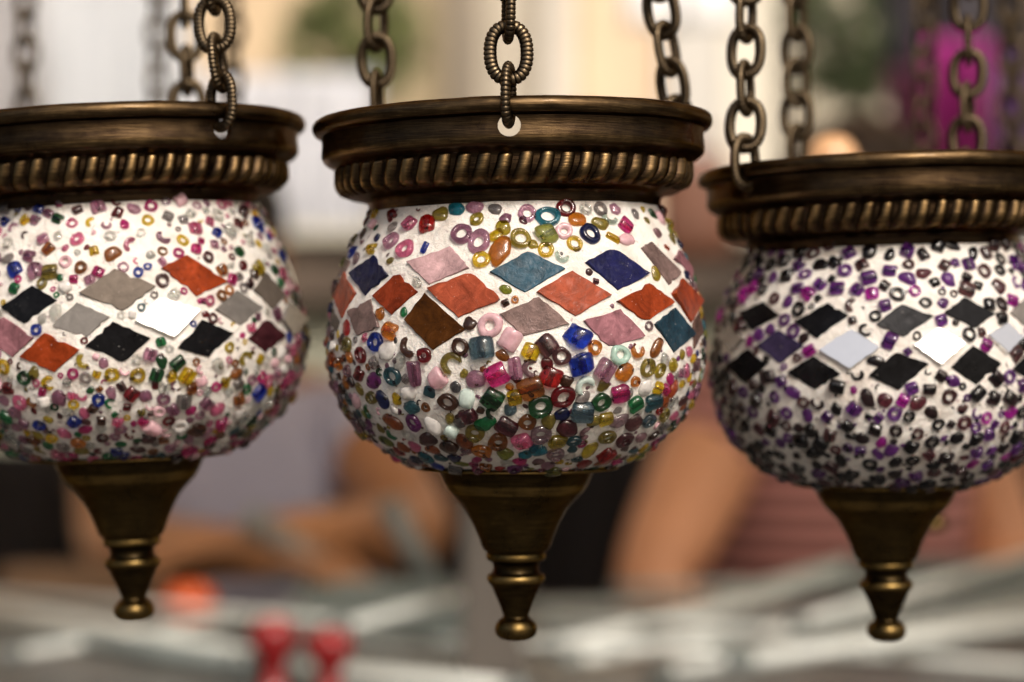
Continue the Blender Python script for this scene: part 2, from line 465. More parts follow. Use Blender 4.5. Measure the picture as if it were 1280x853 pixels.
# ------------------------------------------------------------------ lantern
def rim_parts(root, s, az_list, lobes=59, seed=1):
    low = [(174, H(264)), (181, H(264)), (182, H(257)), (185, H(251)), (196, H(247.5)), (207, H(244)), (214, H(238)), (218.5, H(230)), (219.5, H(220)), (220, H(212)),
           (225, H(208)), (232, H(204)), (236.5, H(200)), (238.5, H(195)), (238.2, H(188)), (237.6, H(181)), (237.8, H(174)), (238.4, H(170.5)), (241, H(169)),
           (246, H(167.5)), (248.8, H(163)), (249, H(157)), (246, H(151.5)), (240, H(149)), (234, H(150)), (231.5, H(155)), (231, H(165)), (230.5, H(182)), (229, H(198)),
           (214, H(212)), (212, H(230)), (200, H(240)), (176, H(247)), (174, H(255))]
    prof = smooth_prof(low + [low[0]], 2.6)[:-1]
    seg = 288
    dent = lambda i, k, t, r, z: (r + 1.1 * mnoise.noise(Vector((math.sin(t) * 3, math.cos(t) * 3, z / 40 + seed))) + .35 * mnoise.noise(Vector((math.sin(t) * 14, math.cos(t) * 14, z / 12 + seed))), z + .7 * mnoise.noise(Vector((math.sin(t) * 4 + 9, math.cos(t) * 4, seed))))
    v, f = revolve(prof, seg, True, dent)
    wear = []
    for k in range(seg):
        for r, h in prof:
            w_ = 0.0
            if abs(h - H(158)) < 13 and r > 243: w_ = 0.16
            if abs(h - H(196)) < 5 and r > 233: w_ = 0.26
            if abs(h - H(183)) < 10 and r > 234: w_ = 0.05
            if h < H(252) and r > 178: w_ = 0.02
            wear.append(w_)
    v = [rimT(p) * U * s for p in v]
    o = mk('rim', v, f, M_BRASS, root, wear=wear)
    bm = bmesh.new(); bm.from_mesh(o.data); bmesh.ops.recalc_face_normals(bm, faces=bm.faces[:]); bm.to_mesh(o.data); bm.free()
    # chain holes: cut with a boolean, then drop the cutters
    cutters = []
    for az in az_list:
        d = Vector((math.sin(az), -math.cos(az), 0)); c = d * 236 + Vector((0, 0, H(182)))
        a = d.cross(Vector((0, 0, 1))); cv, cf = [], []
        tube_mb(cv, cf, [rimT(c - d * 25) * U * s, rimT(c + d * 25) * U * s], 13.2 * U * s, 28)
        co = mk('hole_cutter', cv, cf); co.parent = root; cutters.append(co)
        bm = bmesh.new(); bm.from_mesh(co.data); bmesh.ops.recalc_face_normals(bm, faces=bm.faces[:]); bm.to_mesh(co.data); bm.free()
        md = o.modifiers.new('hole', 'BOOLEAN'); md.object = co; md.operation = 'DIFFERENCE'; md.solver = 'EXACT'
    dg = bpy.context.evaluated_depsgraph_get(); dg.update()
    me = bpy.data.meshes.new_from_object(o.evaluated_get(dg)); o.modifiers.clear()
    me.materials.clear(); me.materials.append(M_BRASS)
    o.data = me; me.name = 'rim'
    for c in cutters: bpy.data.objects.remove(c, do_unlink=True)
    bm = bmesh.new(); bm.from_mesh(me)
    bmesh.ops.recalc_face_normals(bm, faces=bm.faces[:]); bm.to_mesh(me); bm.free()
    me.polygons.foreach_set('use_smooth', [True] * len(me.polygons))
    try: me.set_sharp_from_angle(angle=R_(40))
    except Exception: pass
    # twisted rope band
    hs = [H(y) for y in [206.5 + i * 1.35 for i in range(30)]]
    h0, h1 = hs[0], hs[-1]
    per = 14; sg = lobes * per; v, f, wear = [], [], []
    rg = random.Random(seed)
    amps = [rg.uniform(.72, 1.12) for _ in range(lobes)]; bots = [rg.uniform(-.04, .04) for _ in range(lobes)]
    def base_r(h):
        y = BASE - h
        return 219.5 if y < 226 else 219.5 - ((y - 226) / 20) ** 2 * 11
    for k in range(sg):
        for i, h in enumerate(hs):
            t = (h0 - h) / (h0 - h1)
            slant = 0.48 * (t - .5) + .35 * (t - .5) ** 2
            ph = k / per + slant
            lb = int(math.floor(ph)) % lobes; fr = ph % 1.0
            x = (fr - .5) * 2
            cr = max(0, 1 - abs(x * 1.12) ** 2)
            te = min(1, max(0, (t + bots[lb]) / .16)) * min(1, max(0, (1 - (t - bots[lb])) / .16))
            env = math.sin(te * PI / 2) * math.sqrt(max(0, 1 - (abs(t - .5) * 1.75) ** 4)) if abs(t - .5) * 1.75 < 1 else 0
            r = base_r(h) - 3.2 + 8.8 * (cr ** .75) * env * amps[lb]
            th = 2 * PI * k / sg
            v.append(rimT((r * math.sin(th), -r * math.cos(th), h)) * U * s)
            wear.append(max(0, cr ** 2.0 * env) * 0.50 * amps[lb] - .06)
    n = len(hs)
    for k in range(sg):
        k2 = (k + 1) % sg
        for i in range(n - 1):
            f.append((k * n + i, k * n + i + 1, k2 * n + i + 1, k2 * n + i))
    mk('rope_band', v, f, M_BRASS, o, wear=wear)
    return o

def cap_part(root, s):
    P = [(0.5, H(581)), (127, H(581.5)), (129, H(583.5)), (127, H(585.5)), (101, H(587.5)), (95.5, H(593)), (92.5, H(600)), (86, H(612)), (77, H(622)), (66, H(634)), (56, H(651)), (48, H(669)), (42.5, H(684)),
         (39, H(688)), (36.5, H(690)), (37.5, H(695)), (35.5, H(700)), (30, H(703)), (28.5, H(709)), (30, H(715)), (35.5, H(718.5)), (36.5, H(723)), (34.5, H(728)), (31, H(732)), (27, H(741)),
         (21, H(755)), (17, H(766)), (16, H(771)), (20, H(774)), (25, H(780)), (26.5, H(786.5)), (25, H(793)), (19, H(798)), (10, H(800)), (0.5, H(800.4))]
    prof = smooth_prof(P, 2.5)
    v, f = revolve(prof, 96, close=False)
    wear = []
    def wv(r, h):
        y = BASE - h
        if abs(y - 695) < 5 or abs(y - 723) < 5: return .30
        if 700 < y < 718: return -.1
        if abs(y - 584) < 3: return .3
        if 604 < y < 616: return .30
        if 616 <= y < 688: return .12
        if y > 776: return .24
        return .02
    for k in range(96):
        for r, h in prof: wear.append(wv(r, h))
    return mk('finial_cap', [p * U * s for p in v], f, M_CAP, root, wear=wear)

def bowl_part(root, s):
    inner = [(r - 6, h) for r, h in reversed(BOWL)]
    prof = BOWL + inner
    off = Vector((rng.uniform(0, 50), 0, 0))
    def fn(i, k, t, r, z):
        if i < len(BOWL): r += 1.3 * mnoise.noise(Vector((r * math.sin(t), r * math.cos(t), z)) / 34 + off)
        return r, z
    v, f = revolve(prof, 160, True, fn)
    return mk('glass_bowl', [p * U * s for p in v], f, M_GROUT, root)

def build_lantern(label, base, D, s, tilt, tiles_px, beads_px, fill, chains, seed, n_beads=100, group='hanging mosaic lanterns in the front row'):
    root = empty('mosaic_lantern', base, label, 'lantern', group)
    root.rotation_euler = (0, tilt, 0)
    MW = Matrix.Translation(base) @ Euler((0, tilt, 0)).to_matrix().to_4x4()
    MI = MW.inverted(); us = U * s
    camL = (MI @ Vector((0, -CAMD, 0))) / us
    rg = random.Random(seed)
    def hit(px, py):
        """photo pixel -> point on this bowl (lantern-local px)"""
        d = (MI.to_3x3() @ Vector(((px - 640), F, (426.5 - py)))).normalized()
        tm = -(camL.x * d.x + camL.y * d.y) / (d.x ** 2 + d.y ** 2)
        lo = tm - 260; prev = None; best = (1e9, tm)
        t = lo
        while t <= tm:
            p = camL + d * t; g = math.hypot(p.x, p.y) - bowl_r(min(max(p.z, BOWL[-1][1]), BOWL[0][1]))
            if g < best[0]: best = (g, t)
            if g <= 0:
                a, b_ = t - 4, t
                for _ in range(24):
                    m_ = (a + b_) / 2; p = camL + d * m_
                    if math.hypot(p.x, p.y) - bowl_r(min(max(p.z, BOWL[-1][1]), BOWL[0][1])) > 0: a = m_
                    else: b_ = m_
                return camL + d * b_
            t += 4
        p = camL + d * best[1]; r = bowl_r(min(max(p.z, BOWL[-1][1]), BOWL[0][1])); q = math.hypot(p.x, p.y)
        return Vector((p.x / q * r, p.y / q * r, min(max(p.z, BOWL[-1][1]), BOWL[0][1])))
    rim = rim_parts(root, s, [c[0] for c in chains], 57 + seed % 3, seed)
    bowl = bowl_part(root, s)
    cap_part(root, s)
    tile_polys = []
    def add_tile(C, key, tip=0.0):
        cen = sum(C, Vector()) / 4
        n = (C[2] - C[0]).cross(C[3] - C[1]).normalized()
        if n.dot(bowl_n(cen.x, cen.y, cen.z)) < 0: n = -n
        bulge = 0.0
        for a_ in range(7):
            for b_ in range(7):
                fa, fb = a_ / 6, b_ / 6
                p = C[0].lerp(C[1], fa).lerp(C[3].lerp(C[2], fa), fb)
                rr = bowl_r(p.z); q = Vector((p.x, p.y)).normalized() * rr
                bulge = max(bulge, (Vector((q.x, q.y, p.z)) - cen).dot(n))
        lift = bulge + .7 + (2.6 if tip else 0)
        pts = []
        for i in range(4):
            a, b_ = C[i], C[(i + 1) % 4]
            m_ = 7
            for k in range(m_):
                p = a.lerp(b_, k / m_)
                p = cen + (p - cen) * 0.985
                j = (rg.gauss(0, .55) if k else rg.uniform(-.2, 1.2)) + (rg.uniform(.8, 3.2) if rg.random() < .08 else 0)
                p = p + (cen - p).normalized() * j
                p = p - n * (p - cen).dot(n)
                pts.append(p)
        m_ = len(pts)
        v = []
        tipv = Vector((0, 0, tip))
        for (ins, up) in ((0, -5.0), (0, lift - .8), (.8, lift)):
            for p in pts:
                q = p + (cen - p).normalized() * ins + n * (up + (p - cen).dot(tipv))
                v.append(q * us)
        f = []
        for L in range(2):
            for i in range(m_):
                j = (i + 1) % m_; f.append((L * m_ + i, L * m_ + j, (L + 1) * m_ + j, (L + 1) * m_ + i))
        f.append(tuple(2 * m_ + i for i in range(m_))); f.append(tuple(reversed(range(m_))))
        o = mk('diamond_tile', v, f, tmat(key), bowl, smooth=False)
        bm = bmesh.new(); bm.from_mesh(o.data); bmesh.ops.recalc_face_normals(bm, faces=bm.faces[:]); bm.to_mesh(o.data); bm.free()
        tile_polys.append((cen, C))
        return o
    for key, quad in tiles_px:
        add_tile([hit(*q) for q in quad], key, -.11 if key == 'mirror' else 0.0)
    # diamonds round the back of the bowl, two staggered rows
    keys = fill['tiles']
    thmax = max(abs(math.atan2(c.x, -c.y)) for c, _ in tile_polys) + .13
    nb = int((2 * PI - 2 * thmax) / .235)
    for i in range(nb):
        th = thmax + (i + .5) * (2 * PI - 2 * thmax) / nb
        h = H(352 if i % 2 == 0 else 398); dth = .115; dh = 31
        C = []
        for (a, b_) in ((-dth, 0), (0, dh), (dth, 0), (0, -dh)):
            r = bowl_r(h + b_); C.append(Vector((r * math.sin(th + a), -r * math.cos(th + a), h + b_)))
        add_tile(C, rg.choice(keys))
    # beads
    bag = BeadBag(); placed = []
    def inside(P, pad):
        for cen, C in tile_polys:
            if (P - cen).length > 62: continue
            n = (C[2] - C[0]).cross(C[3] - C[1]).normalized(); ok = True; sg = 0
            for i in range(4):
                e = C[(i + 1) % 4] - C[i]; q = n.cross(e).normalized()
                dd = (P - C[i]).dot(q); dc = (cen - C[i]).dot(q)
                if dd * (1 if dc > 0 else -1) < -pad: ok = False; break
            if ok: return True
        return False
    for (px, py, kind, r, col) in beads_px:
        P = hit(px, py); n = bowl_n(P.x, P.y, P.z)
        bag.add(P, n, kind, r * 1.02, col, rg.uniform(0, PI), rg); placed.append((P, r))
    grid = {}
    def cell(P): return (int(P.x // 30), int(P.y // 30), int(P.z // 30))
    for P, r in placed: grid.setdefault(cell(P), []).append((P, r))
    front = len(beads_px) > 0
    for tries in range(fill['tries']):
        h = rg.uniform(H(580), H(262)); th = rg.uniform(-PI, PI)
        R0 = bowl_r(h)
        if rg.random() > R0 / 235: continue
        P = Vector((R0 * math.sin(th), -R0 * math.cos(th), h))
        top = h > H(345)
        r = rg.uniform(*fill['r_top' if top else 'r_low']) * (rg.uniform(.5, .8) if rg.random() < fill.get('small', .16) else 1)
        if front and abs(th) < 1.35 and top and rg.random() < .93: continue
        if front and abs(th) < 1.15 and h > H(540) and rg.random() < .55: continue
        gap = fill['gap_top'] if top else fill['gap_low']
        c = cell(P); bad = False
        for dx in (-1, 0, 1):
            for dy in (-1, 0, 1):
                for dz in (-1, 0, 1):
                    for Q, q in grid.get((c[0] + dx, c[1] + dy, c[2] + dz), ()):
                        if (P - Q).length < (r + q) * gap: bad = True; break
                    if bad: break
                if bad: break
            if bad: break
        if bad or inside(P, r * .9): continue
        grid.setdefault(c, []).append((P, r))
        pal = fill['top'] if top else fill['low']
        kind = rg.choices(['ring', 'cyl', 'blob', 'chip'], fill['kinds'])[0]
        bag.add(P, bowl_n(P.x, P.y, P.z), kind, r, rg.choice(pal), rg.uniform(0, PI), rg)
    # crumbs of broken bead pressed into the grout
    for tries in range(fill.get('crumbs', 900)):
        h = rg.uniform(H(578), H(270)); th = rg.uniform(-PI, PI)
        if h > H(430) and rg.random() < .8: continue
        R0 = bowl_r(h); P = Vector((R0 * math.sin(th), -R0 * math.cos(th), h)); r = rg.uniform(1.4, 3.8)
        if inside(P, 3): continue
        bag.add(P, bowl_n(P.x, P.y, P.z), rg.choice(['blob', 'blob', 'chip']), r, rg.choice(fill.get('crumb_pal', ['mauve', 'gr', 'b', 'mg', 'dr', 'ol', 'gd', 'bp', 'lpd'])), rg.uniform(0, PI), rg)
    # the beads that show largest become objects of their own
    def score(it):
        P, r = it[3], it[4]; n = bowl_n(P.x, P.y, P.z); vd = (camL - P).normalized()
        return r * max(0, n.dot(vd)) ** .5 if n.dot(vd) > .1 else 0
    order = sorted(range(len(bag.items)), key=lambda i: -score(bag.items[i]))
    for i in order[:n_beads]:
        v, f, c, P, r = bag.items[i]
        mk('glass_bead', [p * us for p in v], f, M_BEAD, bowl, color=[c] * len(v))
    V, FF, CC = [], [], []
    for i in order[n_beads:]:
        v, f, c, P, r = bag.items[i]; b = len(V)
        V += [p * us for p in v]; FF += [tuple(b + j for j in q) for q in f]; CC += [c] * len(v)
    o = mk('small_glass_beads', V, FF, M_BEAD, bowl, color=CC); o['kind'] = 'stuff'
    for k, (az, lean, nl, tw) in enumerate(chains):
        build_chain(root, s, az, lean, nl, seed * 7 + k, twist=tw)
    return root

# ---- middle lantern: tiles and beads read off the photograph, laid on the real bowl
MID_TILES = [
    ('coral', [(432, 340), (446, 367), (429, 400), (419, 372)]), ('navy', [(467.5, 317.4), (487, 345), (457, 371), (438, 343)]),
    ('rust', [(497, 340.6), (524, 365), (490, 394.5), (466, 371)]), ('greymauve', [(435, 389), (464, 373.4), (475.6, 410), (446, 421)]),
    ('dustypink', [(508.7, 328.6), (563.6, 307.5), (588, 336), (536, 357)]), ('coral', [(533, 361), (590, 339), (629, 375), (573, 398)]),
    ('amber', [(531, 365.6), (583.6, 412), (541.7, 438.5), (505.5, 400)]), ('teal', [(611, 341), (659, 314), (707.5, 337), (656, 366.6)]),
    ('coral', [(668.5, 365.6), (715, 338), (764.5, 370), (719, 396)]), ('cobalt', [(728.6, 328.6), (766.6, 309.6), (812, 343.4), (772, 364.5)]),
    ('greymauve', [(799, 310), (813, 302), (851, 343), (836, 358)]), ('orange', [(769, 377), (811, 353), (841.6, 379), (805.7, 403.6)]),
    ('orange', [(837, 367.7), (852, 347.6), (874, 377), (862.7, 404.6)]), ('greymauve', [(623.8, 392.7), (674, 370.5), (713, 405.6), (654, 421)]),
    ('mauve', [(727, 401), (776, 385.7), (807, 421), (759.6, 435)]), ('darkteal', [(815.7, 405.6), (844, 383), (867, 418.5), (841.5, 441.6)]),
    ('brown', [(873, 388.6), (878, 416), (866.5, 437), (864, 405)]), ('mauve', [(841, 324), (848, 311), (868, 337), (866, 352)]),
    ('grey', [(417, 384.5), (426, 402), (422, 416), (413, 405)]), ('greymauve', [(434, 322), (439, 327), (427, 355), (421, 350)])]
MID_BEADS = [(491, 271, 'cyl', 8, 'dr'), (491, 283, 'blob', 8, 'gr'), (513, 280, 'cyl', 9, 'mp'), (534, 282, 'cyl', 10, 'r'), (490, 301.6, 'ring', 11, 'lp'),
    (507, 311.5, 'ring', 12, 'mp'), (531, 310, 'tube', 4, 'bl'), (488, 326, 'blob', 5, 'ol'), (466, 311.5, 'cyl', 7, 'y'), (471.5, 298, 'blob', 5, 'nb'),
    (454, 293, 'blob', 7, 'b'), (470, 285, 'blob', 4, 'g'), (552, 268, 'blob', 11, 'ol'), (570, 262, 'blob', 10, 't'), (593, 260, 'blob', 9, 'lp'),
    (596, 274.6, 'ring', 9, 'oly'), (577.5, 293, 'ring', 13, 'lpd'), (599, 303, 'ring', 14, 'lp'), (620, 294, 'blob', 8, 'y'), (630, 285, 'blob', 9, 'oly'),
    (651, 299, 'ring', 13, 'oly'), (625.5, 313, 'blob', 14, 'o'), (602, 325, 'ring', 10, 'y'), (619, 262, 'blob', 8, 'gr'), (632, 274, 'blob', 7, 'lpd'),
    (654, 276, 'blob', 5, 'mar'), (659, 268, 'ring', 11, 'lp'), (707, 261, 'ring', 12, 'dr'), (684, 272, 'ring', 14, 't'), (720, 274, 'blob', 11, 'o'),
    (732, 262, 'ring', 8, 'c'), (750, 262, 'ring', 9, 'gr'), (683, 294.5, 'cyl', 12.5, 'lime'), (704.5, 290, 'ring', 10, 'p'), (737, 293, 'ring', 13, 'nb'),
    (750, 280, 'blob', 10, 'ol'), (762, 273, 'chip', 10, 'cg'), (781, 283, 'cyl', 10, 'm'), (765.5, 298, 'tube', 5, 'y'), (718, 305, 'ring', 9, 'y'),
    (682, 313, 'ring', 9.5, 'y'), (703, 319, 'chip', 9.5, 'cg'), (666, 306, 'blob', 6, 'oly'), (768, 262, 'blob', 7, 'lp'), (783, 300, 'blob', 10, 'p'),
    (803, 262, 'blob', 4, 'y'), (808, 276, 'blob', 5, 'ol'), (794, 268, 'blob', 7, 'gr'), (815, 268, 'blob', 7, 'g'), (821, 292, 'blob', 7, 'mauve'),
    (833, 310, 'tube', 3, 'or_'), (837, 289, 'blob', 6, 'olg'), (858, 322, 'blob', 6, 't'),
    (434, 410, 'blob', 9, 'r'), (423, 419, 'blob', 5, 'y'), (412, 432, 'blob', 7, 't'), (415, 459, 'blob', 7, 't'), (435, 432, 'ring', 10, 'ol'), (437, 447, 'blob', 8, 'o'),
    (470, 427.6, 'ring', 11, 'bl'), (451.6, 444, 'ring', 10, 'dr'), (450, 467, 'cyl', 8, 'dr'), (468.6, 453, 'cyl', 7, 'gr'), (485, 438, 'blob', 12, 'w'),
    (500, 451, 'blob', 8, 'c'), (489.7, 414, 'cyl', 10, 'o'), (513, 432, 'chip', 13, 'b'), (491.5, 470, 'ring', 11.5, 'dt'), (468, 475, 'blob', 10, 'pu'),
    (519, 467.5, 'tube', 8.5, 'lpd'), (496, 499, 'blob', 7, 'y'), (512, 491, 'blob', 10, 'w'), (479, 500, 'blob', 10, 'nb'), (450, 487, 'blob', 8, 'ol'),
    (465, 497, 'ring', 9, 'ol'), (433, 478, 'blob', 8, 'o'), (423, 483, 'ring', 8, 'lp'), (446, 501, 'blob', 9, 'p'), (433, 503, 'blob', 6, 'o'),
    (575.6, 434, 'ring', 10.5, 'b'), (530.5, 444, 'ring', 8.5, 'dr'), (602, 435, 'cyl', 14.5, 'gt'), (612.6, 407, 'ring', 14.5, 'p'), (638, 425, 'cyl', 12, 'p'),
    (565.7, 455, 'chip', 13, 'ol'), (548, 473, 'cyl', 12, 'p'), (628, 445, 'blob', 7, 'ab'), (594, 474.5, 'blob', 10, 'lp'), (621, 468.6, 'cyl', 12, 'm'),
    (569, 484, 'blob', 7, 'gd'), (537, 490, 'blob', 8, 'dt'), (584.5, 498.5, 'blob', 11, 'wm'), (560, 502.6, 'ring', 12, 'b'), (615, 498.5, 'cyl', 12, 'g'),
    (580, 467, 'blob', 5, 'ol'), (604, 461.6, 'blob', 4, 'rust'), (637, 484, 'blob', 5, 'o'), (663, 439, 'cyl', 10, 'y'), (683, 432, 'cyl', 11.5, 'bp'),
    (721.4, 421, 'cyl', 15, 'bl'), (727, 455, 'cyl', 13.5, 'bl'), (743.7, 434.6, 'ring', 9, 'o'), (701.5, 445, 'ring', 10.5, 'bp'), (644, 460, 'tube', 7, 'lp'),
    (665, 460, 'chip', 11, 'mauve'), (688.6, 470, 'cyl', 12, 'r'), (684, 455, 'blob', 7, 'dr'), (663.4, 485, 'cyl', 13, 'ab'), (704, 495.5, 'ring', 14, 'dr'),
    (707, 477, 'blob', 8, 'b'), (643, 497, 'cyl', 9, 'y'), (675.7, 507, 'ring', 14.5, 'g'), (732, 484, 'chip', 12, 'wm'), (728.5, 498, 'blob', 8, 'gr'),
    (638, 512, 'blob', 8, 'gt'), (774.6, 443, 'ring', 12, 'lg'), (797, 437, 'chip', 10, 'o'), (820, 436, 'blob', 11, 'ab'), (756, 462, 'cyl', 12, 'lp'),
    (780, 466, 'blob', 12, 'o'), (808.6, 460, 'ring', 11, 'ol'), (824, 463, 'ring', 9.5, 'oly'), (830, 451, 'blob', 8, 'c'), (841, 457, 'blob', 8, 'oly'),
    (852.5, 443, 'blob', 6, 'oly'), (858, 463, 'blob', 8, 'mp'), (873, 447.5, 'blob', 6, 'w'), (805.6, 486, 'blob', 10, 'w'), (821, 484, 'cyl', 8, 'y'),
    (841, 486, 'blob', 10, 'or_'), (754, 482, 'blob', 8, 'ol'), (774, 492, 'cyl', 11, 'm'), (787, 492, 'blob', 6, 'gr'), (751, 502.6, 'ring', 12.5, 'g'),
    (793, 505, 'cyl', 10.5, 'gb'), (815, 502, 'cyl', 11, 'dt'), (831, 501, 'blob', 8, 'rust'), (852.5, 501.5, 'blob', 8, 'bp'), (852.5, 480, 'blob', 6, 'y'),
    (867, 479, 'blob', 6, 'ol'), (879, 471, 'blob', 6, 'lg'), (862, 494, 'blob', 7, 'mp'), (445, 519, 'blob', 7, 'nb'), (461.6, 514, 'chip', 10, 'gb'),
    (492, 527.5, 'blob', 12, 'rust'), (461.6, 529, 'blob', 7, 'pu'), (515.5, 509, 'blob', 10, 'dt'), (517, 527.5, 'ring', 11, 'pu'), (476, 535, 'blob', 6, 'ol'),
    (491, 543, 'chip', 9, 'gb'), (482.7, 551, 'blob', 10, 'olg'), (479, 563, 'blob', 8, 'b'), (494, 565, 'blob', 7, 'b'), (505, 559, 'blob', 9, 'rust'),
    (518, 557, 'blob', 9, 'mp'), (511, 544.5, 'blob', 9, 'c'), (541, 531.6, 'blob', 11, 'w'), (564.5, 538.7, 'cyl', 9.5, 'wm'), (536.4, 549, 'blob', 11, 'bp'),
    (561, 558.6, 'blob', 12, 'b'), (582, 551.6, 'blob', 11, 'rust'), (594, 540, 'ring', 12, 'ol'), (623, 551.6, 'ring', 13, 'ab'), (603, 563, 'ring', 12, 'o'),
    (585.6, 519, 'cyl', 10, 'mar'), (606.7, 529, 'blob', 11, 'gb'), (632.5, 532, 'cyl', 11.5, 'mar'), (617, 516, 'chip', 9, 'g'), (601, 513, 'blob', 5, 'b'),
    (562, 523.4, 'blob', 7, 'ol'), (574, 529, 'blob', 7, 'gr'), (533, 571.5, 'blob', 10, 't'), (551.6, 572, 'blob', 8, 'dt'), (568, 572, 'blob', 8, 'nb'),
    (541, 562, 'blob', 8, 'rust'), (631, 567, 'blob', 11, 'olg'), (596, 575, 'blob', 6, 'm'), (659, 527.5, 'ring', 10.5, 'ab'), (676, 542, 'ring', 12.5, 'mg'),
    (652, 550, 'cyl', 11.5, 'mp'), (697, 551, 'cyl', 10, 'oly'), (686, 526, 'blob', 9, 'ol'), (702.7, 517.6, 'blob', 9, 'nb'), (727, 515, 'cyl', 12, 'gt'),
    (708.5, 535, 'blob', 13, 'mar'), (717, 551, 'ring', 9, 'dt'), (672, 560, 'cyl', 9, 't'), (694.5, 567, 'ring', 12, 'mg'), (738, 562, 'blob', 12, 'oly'),
    (742.5, 526, 'blob', 9, 'ol'), (733, 541, 'chip', 9, 'mauve'), (731, 579, 'blob', 10, 'r'), (650, 576, 'blob', 8, 'm'), (673, 577, 'blob', 7, 'mauve'),
    (712, 570, 'blob', 7, 'c'), (757, 523, 'cyl', 9, 'oly'), (774, 526, 'blob', 11, 'mg'), (791.6, 528, 'blob', 12, 'bp'), (810, 526, 'ring', 10, 'gt'),
    (830, 518, 'ring', 9, 'ol'), (759, 546, 'ring', 11.5, 'ol'), (780, 549, 'ring', 12, 'mar'), (801, 546, 'blob', 9, 'mauve'), (816, 544.5, 'ring', 9, 'b'),
    (757.6, 567, 'cyl', 11, 'r'), (791.6, 563, 'blob', 8, 'dt'), (805, 559, 'blob', 7, 'y'), (827, 546, 'blob', 6, 'pu'), (842, 534, 'blob', 8, 'g'),
    (850, 523.5, 'blob', 7, 'g'), (842, 520, 'blob', 7, 'mp')]
ALLMIX = ['r', 'dr', 'o', 'ab', 'rust', 'y', 'ol', 'oly', 'olg', 'g', 'gb', 't', 'dt', 'nb', 'bl', 'gr', 'c', 'w', 'p', 'mp', 'm', 'lp', 'mg', 'pu', 'b', 'bp', 'mar', 'mauve']
FILL_MID = dict(tiles=['coral', 'navy', 'teal', 'rust', 'greymauve', 'amber', 'mauve', 'dustypink'], top=ALLMIX, low=ALLMIX, tries=34000,
                r_top=(7, 10), r_low=(5.5, 10.5), gap_top=1.22, gap_low=1.0, kinds=[3, 3, 5, 1.5])
build_lantern('sharp middle lantern with orange, teal and navy diamond tiles over mixed coloured beads', Vector(((645 - 640) * U, 0, (426.5 - BASE) * U)), CAMD, 1.0, 0.0,
              MID_TILES, MID_BEADS, FILL_MID,
              [(R_(-1.0), (0.0, 0.10), 9, 0.0), (R_(-131), (0.0, -0.08), 9, .35), (R_(115), (-0.16, -0.08), 9, .5)], 3)

# ---- left lantern
def zl(q): return [(u / 1.705, 100 + v / 1.705) for u, v in q]
LEFT_TILES = [(k, zl(q)) for k, q in [
    ('orange', [(340, 402), (398, 372), (485, 432), (418, 463)]), ('grey', [(168, 455), (243, 402), (335, 440), (262, 495)]),
    ('black', [(3, 485), (70, 437), (125, 470), (52, 522)]), ('silver', [(110, 525), (163, 473), (235, 505), (185, 550)]),
    ('mirror', [(285, 515), (340, 462), (427, 490), (370, 552)]), ('black', [(180, 568), (240, 515), (322, 550), (262, 605)]),
    ('orange', [(42, 590), (95, 537), (172, 575), (118, 625)]), ('mauve', [(-40, 545), (8, 503), (75, 550), (28, 592)]),
    ('black', [(375, 572), (430, 510), (497, 540), (445, 592)]), ('silver', [(455, 490), (505, 447), (558, 485), (512, 525)]),
    ('maroon', [(525, 552), (568, 507), (607, 545), (565, 583)]), ('grey', [(537, 450), (565, 408), (607, 460), (580, 490)]),
    ('silver', [(592, 512), (615, 470), (646, 510), (625, 550)])]]
PINKS = ['m', 'mp', 'mp', 'lp', 'lp', 'c', 'gr', 'dr', 'y', 'm', 'bl', 'g', 'p', 'bp', 'c', 'lpd', 'ab']
FILL_LEFT = dict(tiles=['black', 'orange', 'silver', 'grey', 'maroon', 'mirror'], top=PINKS, low=PINKS + ['oly', 'y', 'gb', 'dt', 'o', 'p', 'c', 'w', 'b', 'ol', 'g', 'm', 'lp'], tries=50000,
                 r_top=(6, 10), r_low=(6.5, 10.5), gap_top=1.2, gap_low=.96, kinds=[5, 4, 2.5, 1.5])
DL = 0.656
bl_ = at(168, 776, DL)
build_lantern('left lantern with black, mirror and orange diamond tiles among small pink beads', bl_, DL, 1.0, R_(-1.9), LEFT_TILES, [], FILL_LEFT,
              [(R_(44), (-0.07, 0.10), 9, .5), (R_(165), (0.0, -0.05), 9, .4), (R_(-76), (0.08, 0.0), 9, 0)], 5)

# ---- right lantern
def zr(q): return [(860 + u / 1.8545, 160 + v / 1.8545) for u, v in q]
RIGHT_TILES = [(k, zr(q)) for k, q in [
    ('black', [(120, 430), (175, 402), (215, 435), (150, 473)]), ('black', [(245, 450), (325, 405), (375, 435), (300, 490)]),
    ('charcoal', [(435, 455), (495, 408), (570, 437), (500, 488)]), ('black', [(590, 430), (640, 392), (712, 432), (665, 467)]),
    ('purple', [(160, 505), (210, 467), (270, 505), (215, 548)]), ('mirror', [(303, 515), (380, 465), (450, 510), (378, 563)]),
    ('mirror', [(520, 505), (580, 460), (642, 500), (585, 552)]), ('black', [(92, 550), (140, 510), (185, 550), (135, 597)]),
    ('black', [(230, 568), (290, 527), (357, 570), (295, 608)]), ('black', [(417, 575), (482, 520), (560, 547), (487, 610)]),
    ('black', [(607, 555), (660, 503), (727, 547), (667, 598)]), ('mirror', [(690, 480), (740, 450), (775, 485), (735, 525)]),
    ('silver', [(742, 430), (778, 392), (815, 425), (780, 462)]), ('silver', [(72, 485), (98, 455), (135, 490), (105, 520)]),
    ('black', [(750, 560), (795, 510), (835, 545), (795, 590)])]]
VIO = ['k', 'k', 'kb', 'pv', 'pv', 'pv', 'pm', 'kb', 'bp', 'mar', 'k']
